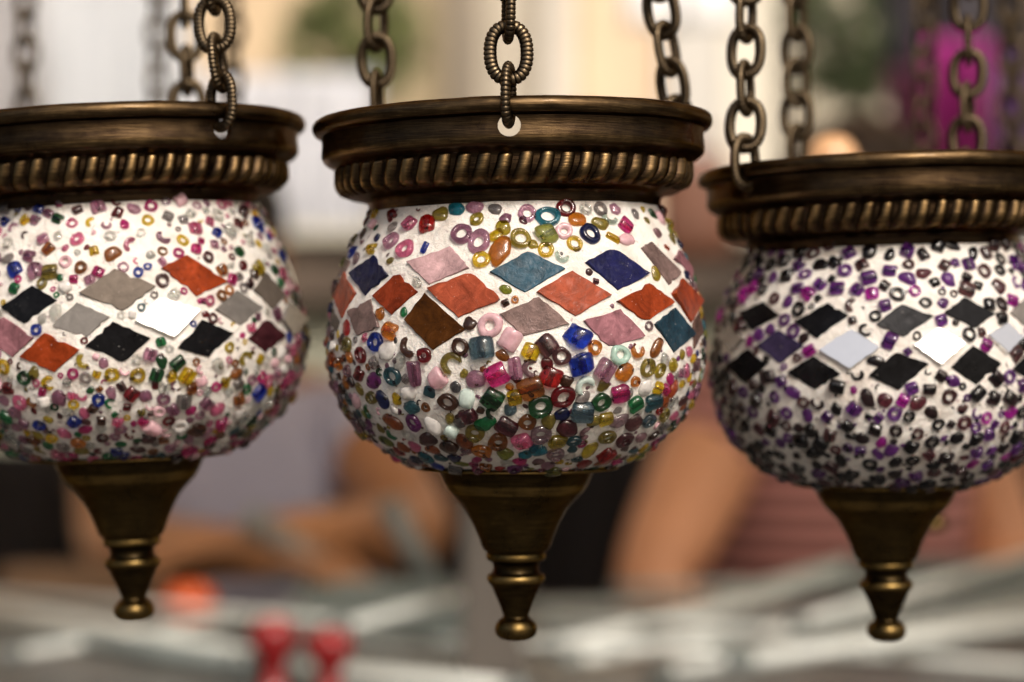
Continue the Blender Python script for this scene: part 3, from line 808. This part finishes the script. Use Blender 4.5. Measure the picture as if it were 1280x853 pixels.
FILL_RIGHT = dict(tiles=['black', 'black', 'mirror', 'charcoal', 'purple'], small=.06, crumb_pal=['k', 'kb', 'gd', 'pv'], top=VIO, low=VIO, tries=60000,
                  r_top=(8, 10.8), r_low=(7.6, 10.4), gap_top=1.10, gap_low=1.05, kinds=[3.2, 6, 3, .5])
DR = 0.668; SR = 0.910 * DR / CAMD
br_ = at(1108, 801, DR)
build_lantern('right lantern with black and mirror diamond tiles among purple and black beads', br_, DR, SR, R_(-0.4), RIGHT_TILES, [], FILL_RIGHT,
              [(R_(-57), (0.02, 0.06), 9, .6), (R_(-160), (0.0, 0.0), 9, .5), (R_(138), (0.02, 0.0), 9, .3)], 8)

# ------------------------------------------------------------------ second row of lanterns (only their chains rise into view)
def copy_tree(o, parent=None, skip=('glass_bead', 'chain', 'diamond_tile')):
    c = o.copy(); COL.objects.link(c)
    if parent: c.parent = parent; c.matrix_parent_inverse = Matrix()
    for ch in list(o.children):
        if ch.name.split('.')[0] in skip: continue
        copy_tree(ch, c, skip)
    return c
SRC_L = [o for o in bpy.data.objects if o.get('label', '').startswith('left lantern')][0]
SRC_R = [o for o in bpy.data.objects if o.get('label', '').startswith('right lantern')][0]
b1 = copy_tree(SRC_L); b1.location = at(165, 652, 0.98); b1.rotation_euler = (0, 0, 0)
tag(b1, 'lantern of the back row hidden behind the left pink beaded lantern, only its chains showing', 'lantern', 'lanterns in the back row')
b2 = copy_tree(SRC_R); b2.location = at(1165, 664, 0.90); b2.rotation_euler = (0, 0, 0)
tag(b2, 'lantern of the back row hidden behind the right purple lantern, only its chains showing', 'lantern', 'lanterns in the back row')
for r_, azs, sd_ in ((b1, (65, -42, 177), 91), (b2, (75, 128, 170), 95)):
    for k, a_ in enumerate(azs): build_chain(r_, 1.0 if r_ is b1 else SR, R_(a_), (0, 0), 11, sd_ + k, twist=.4 * k)

# ------------------------------------------------------------------ the market behind
GZ = -1.35
def pbox(name, x0, y0, x1, y1, D, depth, mat, parent=None, to_ground=False, bevel=0.0):
    a, b = at(x0, y0, D), at(x1, y1, D)
    z1, z0 = a.z, (GZ if to_ground else b.z)
    org = parent.location if parent else Vector((0, 0, 0))
    return box(name, Vector(((a.x + b.x) / 2, a.y + depth / 2, (z0 + z1) / 2)) - org, (b.x - a.x, depth, z1 - z0), mat, parent, bevel)
m_ground = simple('paving', (.07, .065, .06), .8, var=.3, scale=3, bmp=.3)
g = box('ground', (0, 10, GZ - .05), (160, 160, .1), m_ground); tag(g, kind='structure')

bl = empty('stone_building', at(200, 426, 7.5), 'tan stone building with pale pilasters across the street', 'building')
bl.location.z = GZ
P_ = lambda n, c, **k: simple(n, c, .85, var=.12, scale=2.0, **k)
pbox('wall', -2600, -900, 1010, 0, 7.5, .4, P_('tan_plaster', (.60, .46, .30)), bl, True)
pbox('wall_panel', 455, -900, 566, 0, 7.46, .05, P_('ochre_plaster', (.34, .27, .17)), bl, True)
pbox('wall_panel', 606, -900, 676, 0, 7.46, .05, P_('putty_plaster', (.50, .45, .37)), bl, True)
pbox('pilaster', 562, -900, 606, 0, 7.38, .14, P_('grey_stone', (.26, .22, .17)), bl, True)
pbox('pilaster', 682, -900, 716, 0, 7.38, .14, P_('cream_stone', (.70, .65, .57)), bl, True)
pbox('wall_panel', 722, -900, 822, 0, 7.46, .05, P_('peach_plaster', (.70, .54, .38)), bl, True)
pbox('wall_panel', 830, -900, 905, 0, 7.46, .05, P_('pale_plaster', (.62, .60, .56)), bl, True)
pbox('wall_panel', 908, -900, 1005, 0, 7.46, .05, P_('cream_plaster', (.85, .80, .68)), bl, True)
b2_ = empty('plaster_building', at(1500, 426, 7.2), 'olive plaster building beyond the magenta cloth at the right', 'building'); b2_.location.z = GZ
pbox('wall', 1012, -900, 4200, 0, 7.2, .4, P_('olive_plaster', (.60, .54, .42)), b2_, True)
pbox('door', 1290, 60, 1420, 0, 7.17, .06, P_('dark_door', (.05, .04, .035)), b2_, True)

def sheet(name, x0, y0, x1, y1, D, mat, label, cat, fold=.03, nf=5, seed=1, th=.004, group=None):
    rg = random.Random(seed)
    a, b = at(x0, y0, D), at(x1, y1, D); c = Vector(((a.x + b.x) / 2, a.y, b.z))
    nx, nz = 60, 14; v, f = [], []
    ph = rg.uniform(0, 6)
    for side in (0, 1):
        for i in range(nx + 1):
            for j in range(nz + 1):
                u, t = i / nx, j / nz
                y = fold * math.sin(u * nf * 2 * PI + ph + .6 * math.sin(3 * t)) * (.35 + .65 * t) + fold * .6 * mnoise.noise(Vector((u * 5, t * 2, seed)))
                v.append(Vector((a.x + (b.x - a.x) * u, a.y + y + side * th, a.z + (b.z - a.z) * t)) - c)
    q = (nx + 1) * (nz + 1)
    for i in range(nx):
        for j in range(nz):
            k = i * (nz + 1) + j; f.append((k, k + nz + 1, k + nz + 2, k + 1)); f.append((q + k, q + k + 1, q + k + nz + 2, q + k + nz + 1))
    for i in range(nx):
        for j in (0, nz):
            k = i * (nz + 1) + j; k2 = k + nz + 1; f.append((k, q + k, q + k2, k2))
    for j in range(nz):
        for i in (0, nx):
            k = i * (nz + 1) + j; f.append((k, k + 1, q + k + 1, q + k))
    o = mk(name, v, f, mat); o.location = c
    bm = bmesh.new(); bm.from_mesh(o.data); bmesh.ops.recalc_face_normals(bm, faces=bm.faces[:]); bm.to_mesh(o.data); bm.free()
    return tag(o, label, cat, group)
sheet('hanging_cloth', 55, -120, 236, 300, 5.2, simple('white_cotton', (.56, .58, .61), .9, var=.06, scale=3), 'tall bluish white cloth hanging far behind the left lantern chains', 'cloth', seed=2, fold=.05, nf=4)
sheet('hanging_cloth', 236, 92, 470, 300, 5.4, simple('pale_cotton', (.55, .56, .60), .9, var=.06, scale=3), 'low pale grey cloth hanging far behind, between the left and middle lanterns', 'cloth', seed=5, fold=.04, nf=6)
sheet('hanging_cloth', -260, -120, 52, 300, 5.6, simple('lilac_cotton', (.42, .41, .42), .9, var=.1, scale=3), 'grey lilac cloth hanging at the far left edge', 'cloth', seed=7, fold=.05, nf=7)
sheet('sky_sheet', 780, -300, 925, 34, 5.6, simple('sky_white', (.90, .90, .90), .9, var=.03, scale=3), 'added white sheet standing in for bright sky above the chains at the top right of the middle lantern', 'sky stand-in', seed=9, fold=.02, nf=2)  # white sheet added in place of the bright patch of sky
sheet('scarf', 1150, 46, 1238, 420, 3.2, simple('magenta_silk', (.34, .020, .20), .5, var=.2, scale=6), 'magenta scarf hanging behind the right lantern chains', 'scarf', seed=11, fold=.025, nf=3)
sheet('scarf', 1108, 84, 1154, 420, 3.1, simple('dusky_pink_silk', (.22, .06, .13), .5, var=.25, scale=6), 'dusky pink scarf hanging left of the magenta one', 'scarf', seed=15, fold=.02, nf=2)
sheet('scarf', 1240, 74, 1282, 420, 3.3, simple('violet_silk', (.09, .035, .13), .5, var=.2, scale=6), 'dark violet scarf hanging beside the magenta one', 'scarf', seed=12, fold=.02, nf=2)
sheet('dark_curtain', 1108, -500, 1290, 90, 4.2, simple('grey_curtain', (.085, .075, .085), .9, var=.2, scale=4), 'dark grey curtain above the magenta scarf', 'curtain', seed=13, fold=.03, nf=3)
pst = empty('wooden_post', at(1330, 426, 3.6), 'dark brown wooden post at the right edge of the view', 'post'); pst.location.z = GZ
pbox('shaft', 1286, -700, 1400, 0, 3.6, .15, simple('dark_timber', (.045, .03, .022), .7, var=.3, scale=8), pst, True)
pbox('foot', 1274, 1290, 1412, 0, 3.58, .19, bpy.data.materials['dark_timber'], pst, True)

# far kiosk: brown timber beam over sage panels
kio = empty('market_kiosk', at(640, 426, 4.7), 'market kiosk with a brown timber beam over sage green panels', 'kiosk'); kio.location.z = GZ
pbox('timber_beam', -700, 300, 2000, 376, 4.6, .25, simple('brown_timber', (.085, .06, .042), .7, var=.3, scale=6), kio)
pbox('panel', -700, 376, 2000, 0, 4.7, .06, simple('sage_paint', (.30, .30, .23), .7, var=.15, scale=4), kio, True)
pbox('ledge', -700, 284, 2000, 297, 4.55, .32, simple('pale_ledge', (.62, .58, .46), .7, var=.1, scale=4), kio)
br = empty('leather_bag', at(868, 330, 3.9), 'reddish brown leather bag standing on the kiosk beam between middle and right lanterns', 'bag')
def blob_obj(name, c, sx, sy, sz, mat, parent, seed=0, amp=.12, p_=2.6):
    v, f = t_blob(1.0, 1.0, 1.0, 28, 16); o = []
    for q in v:
        d = 1.0 / (abs(q.x) ** p_ + abs(q.y) ** p_ + abs(q.z) ** p_) ** (1 / p_)
        q = q * d * (1 + amp * mnoise.noise(q * 1.6 + Vector((seed, 0, 0))))
        o.append(Vector((q.x * sx, q.y * sy, q.z * sz)) + Vector(c))
    return mk(name, o, f, mat, parent)
m_lea = simple('brown_leather', (.17, .07, .04), .5, var=.2, scale=12, bmp=.2)
hh = (at(0, 205, 3.9).z - at(0, 345, 3.9).z) / 2
blob_obj('body', (0, 0, hh), .075, .05, hh, m_lea, br, 3, .08, 4)
tube('handle', [Vector((.05 * math.cos(t), 0, hh * 1.9 + .06 * math.sin(t))) for t in [PI * i / 12 for i in range(13)]], .006, m_lea, br)

# plants
def plant(name, px, py, D, rx, ry, rz, n, mat, label, seed, leaf=.05, pot=True):
    rg = random.Random(seed); c = at(px, py, D)
    e = empty(name, c, label, 'plant')
    v, f = [], []
    for i in range(n):
        while True:
            p = Vector((rg.uniform(-1, 1), rg.uniform(-1, 1), rg.uniform(-1, 1)))
            if .25 < p.length < 1 and mnoise.noise(p * 2.2 + Vector((seed, 0, 0))) > -.12: break
        p = Vector((p.x * rx, p.y * ry, p.z * rz))
        d = Vector((rg.gauss(0, 1), rg.gauss(0, 1), rg.gauss(-.3, 1))).normalized(); s_ = d.cross(Vector((rg.gauss(0, 1), rg.gauss(0, 1), rg.gauss(0, 1)))).normalized()
        l = leaf * rg.uniform(.6, 1.2); b = len(v)
        nn = d.cross(s_) * l * .12
        v += [p, p + d * l * .5 + s_ * l * .26 + nn, p + d * l, p + d * l * .5 - s_ * l * .26 + nn]
        f += [(b, b + 1, b + 2), (b, b + 2, b + 3)]
    mk('leaves', v, f, mat, e, smooth=False)
    sv, sf = [], []
    for i in range(9):
        a = rg.uniform(0, 2 * PI); q = Vector((math.cos(a) * rx * .7, math.sin(a) * ry * .7, rg.uniform(-.6, .8) * rz))
        tube_mb(sv, sf, [Vector((0, 0, -rz * 1.05)), Vector((q.x * .3, q.y * .3, -rz * .3)), q], [.012, .009, .004], 7)
    mk('stems', sv, sf, simple('stem_' + name + str(seed), (.10, .07, .04), .8), e)
    return e
m_lf1 = simple('leaf_green', (.15, .18, .055), .5, var=.5, scale=9); m_lf2 = simple('leaf_dark', (.060, .085, .028), .5, var=.5, scale=9)
p1 = plant('climbing_plant', 440, 50, 6.6, .25, .16, .20, 1500, m_lf1, 'green climbing plant on the tan wall left of the middle lantern', 21)
p2 = plant('climbing_plant', 1078, 36, 6.0, .25, .15, .24, 1700, m_lf2, 'dark green climbing plant on the olive wall left of the magenta scarf', 22)

# ------------------------------------------------------------------ stall counter in front of the people
CZ = -0.255
cnt = empty('display_counter', Vector((0, 0.92, GZ)), 'pale grey glass topped stall counter behind the lanterns', 'counter')
m_ctop = simple('counter_glass', (.06, .064, .062), .30, var=.35, scale=14, spec=.6)
box('counter_top', (0, 0, CZ - .012 - GZ), (4.4, .86, .024), m_ctop, cnt, .004)
box('edge_trim', (0, -.436, CZ - .014 - GZ), (4.4, .010, .036), simple('trim_metal', (.5, .5, .48), .3, 1.0), cnt)
box('cabinet', (0, .02, (CZ - .026) / 2 - GZ / 2 - .0), (4.3, .78, CZ - .026 - GZ - .002), simple('cabinet_paint', (.10, .09, .08), .6), cnt)
m_rodb = simple('white_rail', (.66, .70, .68), .28, var=.1, scale=10); m_rod = simple('pale_rail', (.38, .43, .41), .30, var=.1, scale=10); m_rod2 = simple('grey_rail', (.20, .23, .225), .32, var=.15, scale=10); m_rod3 = simple('taupe_rail', (.24, .21, .18), .4, var=.15, scale=10)
def on_top(px, py, r):
    D = -(CZ + r) * F / (py - 426.5); return at(px, py, D)
RODS = [((-60, 752), (345, 836), .0105, m_rodb, 'thick pale rail lying on the counter under the left lantern'),
        ((-60, 800), (300, 858), .0075, m_rod2, 'grey rail lying in front of the thick pale rail at lower left'),
        ((318, 832), (640, 862), .006, m_rodb, 'pale rail behind the red candle holders'),
        ((215, 788), (590, 742), .008, m_rod2, 'grey rail crossing the back of the counter left of the middle finial'),
        ((690, 838), (1075, 748), .0065, m_rodb, 'pale rail slanting up to the right between middle and right finials'),
        ((700, 790), (930, 765), .006, m_rod2, 'thin grey rail lying at the back right of the middle finial'),
        ((830, 842), (1300, 762), .0055, m_rodb, 'pale rail passing under the right finial'),
        ((930, 856), (1330, 800), .006, m_rodb, 'pale rail nearest the camera at lower right'),
        ((1040, 790), (1330, 742), .008, m_rod2, 'grey rail at the back below the right lantern')]
THIN = [((-40, 776), (420, 818)), ((20, 846), (360, 792)), ((250, 752), (610, 776)), ((380, 800), (640, 826)), ((430, 858), (650, 790)), ((660, 762), (960, 752)),
        ((690, 812), (1010, 836)), ((720, 856), (1180, 772)), ((780, 772), (1120, 764)), ((880, 806), (1300, 836)), ((1000, 850), (1300, 748)), ((1110, 812), (1320, 782)), ((560, 846), (900, 858))]
WHERE = ['left edge, sloping down to the right', 'bottom left, rising to the right', 'back edge left of the middle finial', 'front of the grey tray', 'bottom centre, rising to the right', 'back edge right of the middle finial',
         'centre right, sloping down to the right', 'bottom right, rising under the purple lantern', 'back edge before the striped shirt', 'right side, crossing under the right finial', 'far right, rising steeply', 'right edge, short and level', 'bottom centre, nearest the camera']
for k_, (p_, q_) in enumerate(THIN):
    RODS.append((p_, q_, (.0032, .0045, .0038)[k_ % 3], (m_rodb, m_rodb, m_rod)[k_ % 3], 'thin pale rail on the counter at the ' + WHERE[k_]))
for i, (p, q, r, m, lab) in enumerate(RODS):
    a, b = on_top(*p, r), on_top(*q, r); lift = Vector((0, 0, .0165 * (i % 3 == 1) + .001 + (.026 if i > 8 else 0) * (i % 2)))
    c = (a + b) / 2
    e = empty('display_rail', c + lift, lab, 'rail', 'pale rails on the stall counter')
    tube('rail_tube', [a - c, b - c], r, m, e, 16)
    for k, pnt in enumerate((a - c, b - c)):
        d = (b - a).normalized() * (1 if k else -1)
        tube('end_cap', [pnt - d * .004, pnt + d * .012], r * 1.18, m_rod2, e, 16)
def leaning(p, q, D0, D1, r, m, lab, nm='leaning_rail'):
    a, b = at(*p, D0), at(*q, D1); c = b.copy()
    e = empty(nm, c, lab, 'rail', 'pale rails on the stall counter')
    tube('rail_tube', [a - c, b - c], r, m, e, 16); tube('end_cap', [a - c, (a - c) * 1.03], r * 1.2, m_rod2, e, 16)
leaning((318, 652), (470, 752), 1.86, 1.93, .0125, m_rod3, 'taupe rail leaning down to the right in front of the folded arms')
leaning((488, 636), (552, 752), 1.88, 1.93, .012, m_rod2, 'grey rail leaning beside the dark drape left of the middle finial')
leaning((1060, 712), (846, 770), 1.80, 1.83, .011, m_rod, 'pale rail propped up towards the right finial')
# pale trays
def tray(px, py, w, d, h, mat, lab):
    e = empty('display_tray', on_top(px, py, 0) + Vector((0, 0, .001)), lab, 'tray', 'pale trays on the stall counter')
    box('tray_base', (0, 0, .003), (w, d, .006), mat, e)
    for sx in (-1, 1): box('tray_side', (sx * (w / 2 - .003), 0, h / 2 + .006), (.006, d, h), mat, e)
    for sy in (-1, 1): box('tray_side', (0, sy * (d / 2 - .003), h / 2 + .006), (w - .013, .006, h), mat, e)
m_tray = simple('tray_grey', (.17, .20, .19), .35, var=.2, scale=12)
tray(480, 790, .15, .10, .030, m_tray, 'grey green tray on the counter left of the middle finial')
tray(1190, 742, .22, .09, .022, m_tray, 'wide pale tray at the back right under the purple lantern')
tray(110, 748, .16, .06, .024, simple('tray_brown', (.22, .13, .07), .5, var=.3, scale=12), 'brown tray at the back under the left lantern')

def lathe_thing(name, px, D, prof, mat, lab, cat, group=None):
    c = at(px, 426.5, D); c.z = CZ + .001
    e = empty(name, c, lab, cat, group)
    sp = smooth_prof(prof, .003); v, f = revolve(sp, 40, False); mk('body', v, f, mat, e)
    return e
m_red = simple('red_glass', (.24, .008, .010), .15, var=.2, scale=12)
vase = [(.0005, 0), (.011, .0), (.0125, .004), (.009, .012), (.007, .022), (.010, .032), (.0155, .044), (.0165, .054), (.013, .062), (.0105, .062), (.010, .052), (.0005, .046)]
for px, lab in ((342, 'taller red glass candle holder on the counter, left of its twin'), (412, 'shorter red glass candle holder on the counter, right of its twin')):
    e = lathe_thing('candle_holder', px, 1.415, [(r * 1.05, z * (.78 if px > 400 else .9)) for r, z in vase], m_red, lab, 'candle holder', 'red candle holders')
    tube('candle', [(0, 0, .036 * .8), (0, 0, .064 * (.78 if px > 400 else .9))], .006, simple('wax' + str(px), (.5, .05, .05), .5), e)
eo = lathe_thing('glass_globe', 236, 1.73, [(.0005, 0), (.008, .0005), (.016, .006), (.0225, .016), (.0235, .026), (.021, .036), (.014, .043), (.007, .045), (.006, .050), (.0005, .051)],
                 simple('orange_glass', (.80, .13, .03), .2, var=.2, scale=10), 'orange glass globe on the counter beside the left finial', 'globe')
tube('neck_ring', [(0, 0, .046), (0, 0, .053)], .0075, M_CAP, eo)
eb = empty('frosted_bulb', at(1040, 232, .93), 'peach frosted bulb peeping over the right lantern rim', 'bulb')
v, f = revolve(smooth_prof([(.0005, .0235), (.006, .0225), (.0105, .018), (.0125, .011), (.011, .003), (.0075, -.006), (.006, -.012), (.0005, -.0125)][::-1], .001), 32, False)
mk('globe', v, f, simple('peach_frost', (.62, .36, .19), .35, var=.05, scale=10), eb)
tube('socket', [(0, 0, -.012), (0, 0, -.026)], .0068, M_CAP, eb)
# display block in front of the middle finial's left
ds = empty('display_block', Vector((at(618, 426, 1.50).x, 1.50 - CAMD, CZ + .001)), 'taupe grey upright display block behind the middle finial', 'display stand')
box('block', (0, 0, .085), (.048, .03, .165), simple('taupe_block', (.105, .092, .080), .6, var=.12, scale=10), ds, .003)
box('foot', (0, 0, .0015), (.07, .05, .003), bpy.data.materials['taupe_block'], ds)

# dark drapes behind
sheet('dark_drape', 436, 520, 900, 1180, 3.0, simple('black_cloth', (.012, .010, .011), .9, var=.3, scale=5), 'black drape hanging behind the counter at the centre', 'drape', seed=31, fold=.03, nf=6)
sheet('dark_drape', -120, 560, 175, 1180, 3.0, simple('brown_black_cloth', (.016, .012, .011), .9, var=.3, scale=5), 'dark drape hanging behind the counter at the left edge', 'drape', seed=33, fold=.03, nf=4)
sheet('dark_drape', 1150, 540, 1420, 1180, 3.0, simple('dark_brown_cloth', (.022, .014, .012), .9, var=.3, scale=5), 'dark brown drape behind the counter at the right edge', 'drape', seed=34, fold=.03, nf=4)

# ------------------------------------------------------------------ people
def skin_mesh(name, J, E, mat, parent=None, sub=2, root=0):
    me = bpy.data.meshes.new(name)
    me.from_pydata([tuple(j[0]) for j in J], E, []); o = bpy.data.objects.new(name, me); COL.objects.link(o)
    o.modifiers.new('skin', 'SKIN').use_smooth_shade = True
    for i, j in enumerate(J):
        r = j[1] if isinstance(j[1], tuple) else (j[1], j[1])
        me.skin_vertices[0].data[i].radius = r
        me.skin_vertices[0].data[i].use_root = (i == root)
    sb = o.modifiers.new('sub', 'SUBSURF'); sb.levels = sub; sb.render_levels = sub
    dg = bpy.context.evaluated_depsgraph_get(); dg.update()
    m2 = bpy.data.meshes.new_from_object(o.evaluated_get(dg)); bpy.data.objects.remove(o, do_unlink=True)
    m2.materials.clear(); m2.materials.append(mat); m2.name = name
    m2.polygons.foreach_set('use_smooth', [True] * len(m2.polygons))
    o = bpy.data.objects.new(name, m2); COL.objects.link(o)
    if parent: o.parent = parent
    return o
def person(label, foot, J, skin, shirt, trousers, hair, arm_r, hand_dir):
    """J: dict of world joints: head, neck, chest, pelvis, sh/el/wr/ L & R, hip, knee, ankle"""
    e = empty('person', foot, label, 'person'); L = lambda p: Vector(p) - foot
    V_, E = [], []
    def add(p, r): V_.append((L(p), r)); return len(V_) - 1
    pel = add(J['pelvis'], (.15, .11)); ch = add(J['chest'], (.15, .105)); nk = add(J['neck'], (.055, .055))
    jaw = add(J['head'] + Vector((0, -.02, -.055)), (.062, .068)); hd = add(J['head'] + Vector((0, 0, .045)), (.078, .094)); top = add(J['head'] + Vector((0, .005, .095)), (.05, .06))
    E += [(pel, ch), (ch, nk), (nk, jaw), (jaw, hd), (hd, top)]
    for sd_ in ('L', 'R'):
        sh = add(J['sh' + sd_], arm_r * 1.15); el = add(J['el' + sd_], arm_r * .82); wr = add(J['wr' + sd_], arm_r * .58)
        mid = add(J['sh' + sd_].lerp(J['el' + sd_], .5), arm_r); fm = add(J['el' + sd_].lerp(J['wr' + sd_], .3), arm_r * .85)
        E += [(ch, sh), (sh, mid), (mid, el), (el, fm), (fm, wr)]
        d = hand_dir[sd_].normalized(); side = d.cross(Vector((0, 0, 1))).normalized(); dn = Vector((0, 0, -1))
        pm = add(J['wr' + sd_] + d * .055, (.036, .018)); E.append((wr, pm))
        for k in range(4):
            b0 = J['wr' + sd_] + d * .09 + side * (k - 1.5) * .021; ln = (.068, .078, .072, .055)[k]
            a0 = add(b0, .0092); a1 = add(b0 + d * ln * .5 + dn * .006, .0085); a2 = add(b0 + d * ln * .85 + dn * .024, .0072)
            E += [(pm, a0), (a0, a1), (a1, a2)]
        sg = 1 if sd_ == 'L' else -1
        t0 = add(J['wr' + sd_] + d * .035 + side * sg * .034, .0105); t1 = add(J['wr' + sd_] + d * .065 + side * sg * .052, .0095); t2 = add(J['wr' + sd_] + d * .09 + side * sg * .056 + dn * .008, .008)
        E += [(pm, t0), (t0, t1), (t1, t2)]
        hp = add(J['hip' + sd_], .095); kn = add(J['knee' + sd_], .062); an = add(J['ankle' + sd_], .04); toe = add(J['ankle' + sd_] + Vector((0, -.14, -.03)), .035)
        E += [(pel, hp), (hp, kn), (kn, an), (an, toe)]
    body = skin_mesh('body', V_, E, skin, e, 2, pel)
    # face: nose, ears, lips, brows joined into the same mesh
    bm = bmesh.new(); bm.from_mesh(body.data); hc = L(J['head'])
    def bl3(c, s_):
        r = bmesh.ops.create_uvsphere(bm, u_segments=12, v_segments=8, radius=1)
        for q in r['verts']: q.co = Vector((q.co.x * s_[0], q.co.y * s_[1], q.co.z * s_[2])) + hc + Vector(c)
    bl3((0, -.098, .01), (.013, .018, .024)); bl3((.078, .0, .02), (.010, .02, .032)); bl3((-.078, .0, .02), (.010, .02, .032))
    bl3((0, -.088, -.042), (.024, .010, .007)); bl3((0, -.086, -.052), (.020, .010, .007)); bl3((.032, -.082, .055), (.02, .010, .007)); bl3((-.032, -.082, .055), (.02, .010, .007))
    bm.to_mesh(body.data); bm.free(); body.data.polygons.foreach_set('use_smooth', [True] * len(body.data.polygons))
    mw = bpy.data.materials.get('eye_white') or simple('eye_white', (.8, .78, .75), .2, var=.02); mb_ = bpy.data.materials.get('iris') or simple('iris', (.04, .02, .012), .2, var=.02)
    for sx in (-1, 1):
        ey = blob_obj('eye', hc + Vector((sx * .032, -.080, .032)), .013, .011, .010, mw, e, 0, 0, 2)
        blob_obj('iris', hc + Vector((sx * .032, -.0895, .032)), .0055, .003, .0055, mb_, ey, 0, 0, 2)
    # hair cap
    hv, hf = t_blob(1, 1, 1, 30, 18); vv = []
    for q in hv:
        x = q.copy(); r = 1 + .05 * mnoise.noise(q * 5)
        if x.y < -.35 and x.z < .55: r *= .72
        vv.append(hc + Vector((x.x * .088 * r, .016 + x.y * .104 * r, .058 + x.z * .098 * r)))
    mk('hair', vv, hf, hair, e)
    # clothes
    S_, SE = [], []
    def sa(p, r): S_.append((L(p), r)); return len(S_) - 1
    p0 = sa(J['pelvis'] + Vector((0, 0, -.06)), (.175, .135)); p1 = sa(J['pelvis'].lerp(J['chest'], .5), (.165, .125)); p2 = sa(J['chest'], (.172, .125)); p3 = sa(J['chest'].lerp(J['neck'], .6), (.10, .08))
    SE += [(p0, p1), (p1, p2), (p2, p3)]
    for sd_ in ('L', 'R'):
        s0 = sa(J['sh' + sd_], arm_r * 1.45); s1 = sa(J['sh' + sd_].lerp(J['el' + sd_], .42), arm_r * 1.35); SE += [(p2, s0), (s0, s1)]
    skin_mesh('shirt', S_, SE, shirt, e, 2, p0)
    T_, TE = [], []
    def ta(p, r): T_.append((L(p), r)); return len(T_) - 1
    t0 = ta(J['pelvis'] + Vector((0, 0, .0)), (.16, .12))
    for sd_ in ('L', 'R'):
        a = ta(J['hip' + sd_], .105); b = ta(J['knee' + sd_], .078); c = ta(J['ankle' + sd_] + Vector((0, 0, .04)), .065); TE += [(t0, a), (a, b), (b, c)]
    skin_mesh('trousers', T_, TE, trousers, e, 2, t0)
    return e
def legs(J, D, x):
    pv = J['pelvis']
    for sd_, sx in (('L', .09), ('R', -.09)):
        J['hip' + sd_] = pv + Vector((sx, 0, -.07)); J['knee' + sd_] = Vector((pv.x + sx * 1.1, pv.y - .02, (pv.z + GZ) / 2 - .03)); J['ankle' + sd_] = Vector((pv.x + sx * 1.15, pv.y + .02, GZ + .07))
m_sk1 = simple('skin_tan', (.38, .175, .075), .5, var=.08, scale=14); m_sk2 = simple('skin_peach', (.62, .30, .16), .5, var=.08, scale=14)
m_sh1 = simple('lavender_cotton', (.42, .42, .54), .9, var=.1, scale=8)
def stripe_mat():
    m, n, b = new_mat('striped_cotton'); co = texco(n)
    wv = N(n, 'ShaderNodeTexWave', wave_type='BANDS', bands_direction='Z', i_Scale=14.0, i_Distortion=.6); n.links.new(co, wv.inputs['Vector'])
    r = ramp(n, wv.outputs['Fac'], [(.42, (.16, .065, .06)), (.58, (.58, .27, .24))]); n.links.new(r.outputs[0], b.inputs['Base Color']); b.inputs['Roughness'].default_value = .9
    return m
m_jean = simple('dark_denim', (.03, .035, .06), .9, var=.2, scale=20); m_hair = simple('black_hair', (.015, .011, .009), .5, var=.4, scale=60)
J = dict(head=at(262, 345, 2.30), neck=at(290, 478, 2.32), chest=at(300, 570, 2.34), shL=at(438, 536, 2.32), elL=at(532, 668, 2.10), wrL=at(385, 672, 1.90),
         shR=at(150, 536, 2.32), elR=at(140, 690, 2.12), wrR=at(268, 690, 1.92), pelvis=at(305, 900, 2.36))
legs(J, 2.36, 305)
person('person in a lavender shirt leaning on the counter with folded bare arms', Vector((J['pelvis'].x, J['pelvis'].y, GZ)), J, m_sk1, m_sh1, m_jean, m_hair, .050, dict(L=Vector((-1, -.1, -.05)), R=Vector((1, -.25, -.05))))
J = dict(head=at(1075, 320, 2.14), neck=at(1052, 452, 2.16), chest=at(1045, 560, 2.20), shL=at(1195, 520, 2.22), elL=at(1262, 700, 2.2), wrL=at(1180, 830, 2.05),
         shR=at(915, 512, 2.12), elR=at(806, 742, 1.99), wrR=at(960, 850, 2.0), pelvis=at(1045, 880, 2.24))
legs(J, 2.24, 1045)
person('person in a pink striped shirt with a bare bent arm behind the counter', Vector((J['pelvis'].x, J['pelvis'].y, GZ)), J, m_sk2, stripe_mat(), m_jean, simple('brown_hair', (.05, .028, .016), .5, var=.4, scale=60), .054, dict(L=Vector((-1, -.2, -.2)), R=Vector((1, -.2, -.3))))

# canopy added out of view to shade the counter and the people
can = empty('shade_canopy', Vector((0, 1.2, GZ)), 'added cloth canopy shading the counter, unseen above the top of the view', 'canopy')
m_can = simple('shade_cloth', (.62, .58, .52), .9, var=.1, scale=3)
tb = m_can.node_tree.nodes.new('ShaderNodeBsdfTranslucent'); tb.inputs[0].default_value = (.92, .82, .70, 1)
ms = m_can.node_tree.nodes.new('ShaderNodeMixShader'); ms.inputs[0].default_value = .6
m_can.node_tree.links.new(m_can.node_tree.nodes['Principled BSDF'].outputs[0], ms.inputs[1]); m_can.node_tree.links.new(tb.outputs[0], ms.inputs[2])
m_can.node_tree.links.new(ms.outputs[0], m_can.node_tree.nodes['Material Output'].inputs[0])
y0, y1 = .52 - CAMD, 2.75 - CAMD
box('cloth', (0, (y0 + y1) / 2 - 1.2, .80 - GZ), (5.2, y1 - y0, .012), m_can, can)
box('valance', (0, y1 - 1.2 + .008, .72 - GZ), (5.2, .010, .17), m_can, can)
for sx in (-2.5, 2.5):
    for yy in (y0 + .05, y1 - .05): tube('pole', [(sx, yy - 1.2, 0), (sx, yy - 1.2, .79 - GZ)], .02, m_rod2, can)
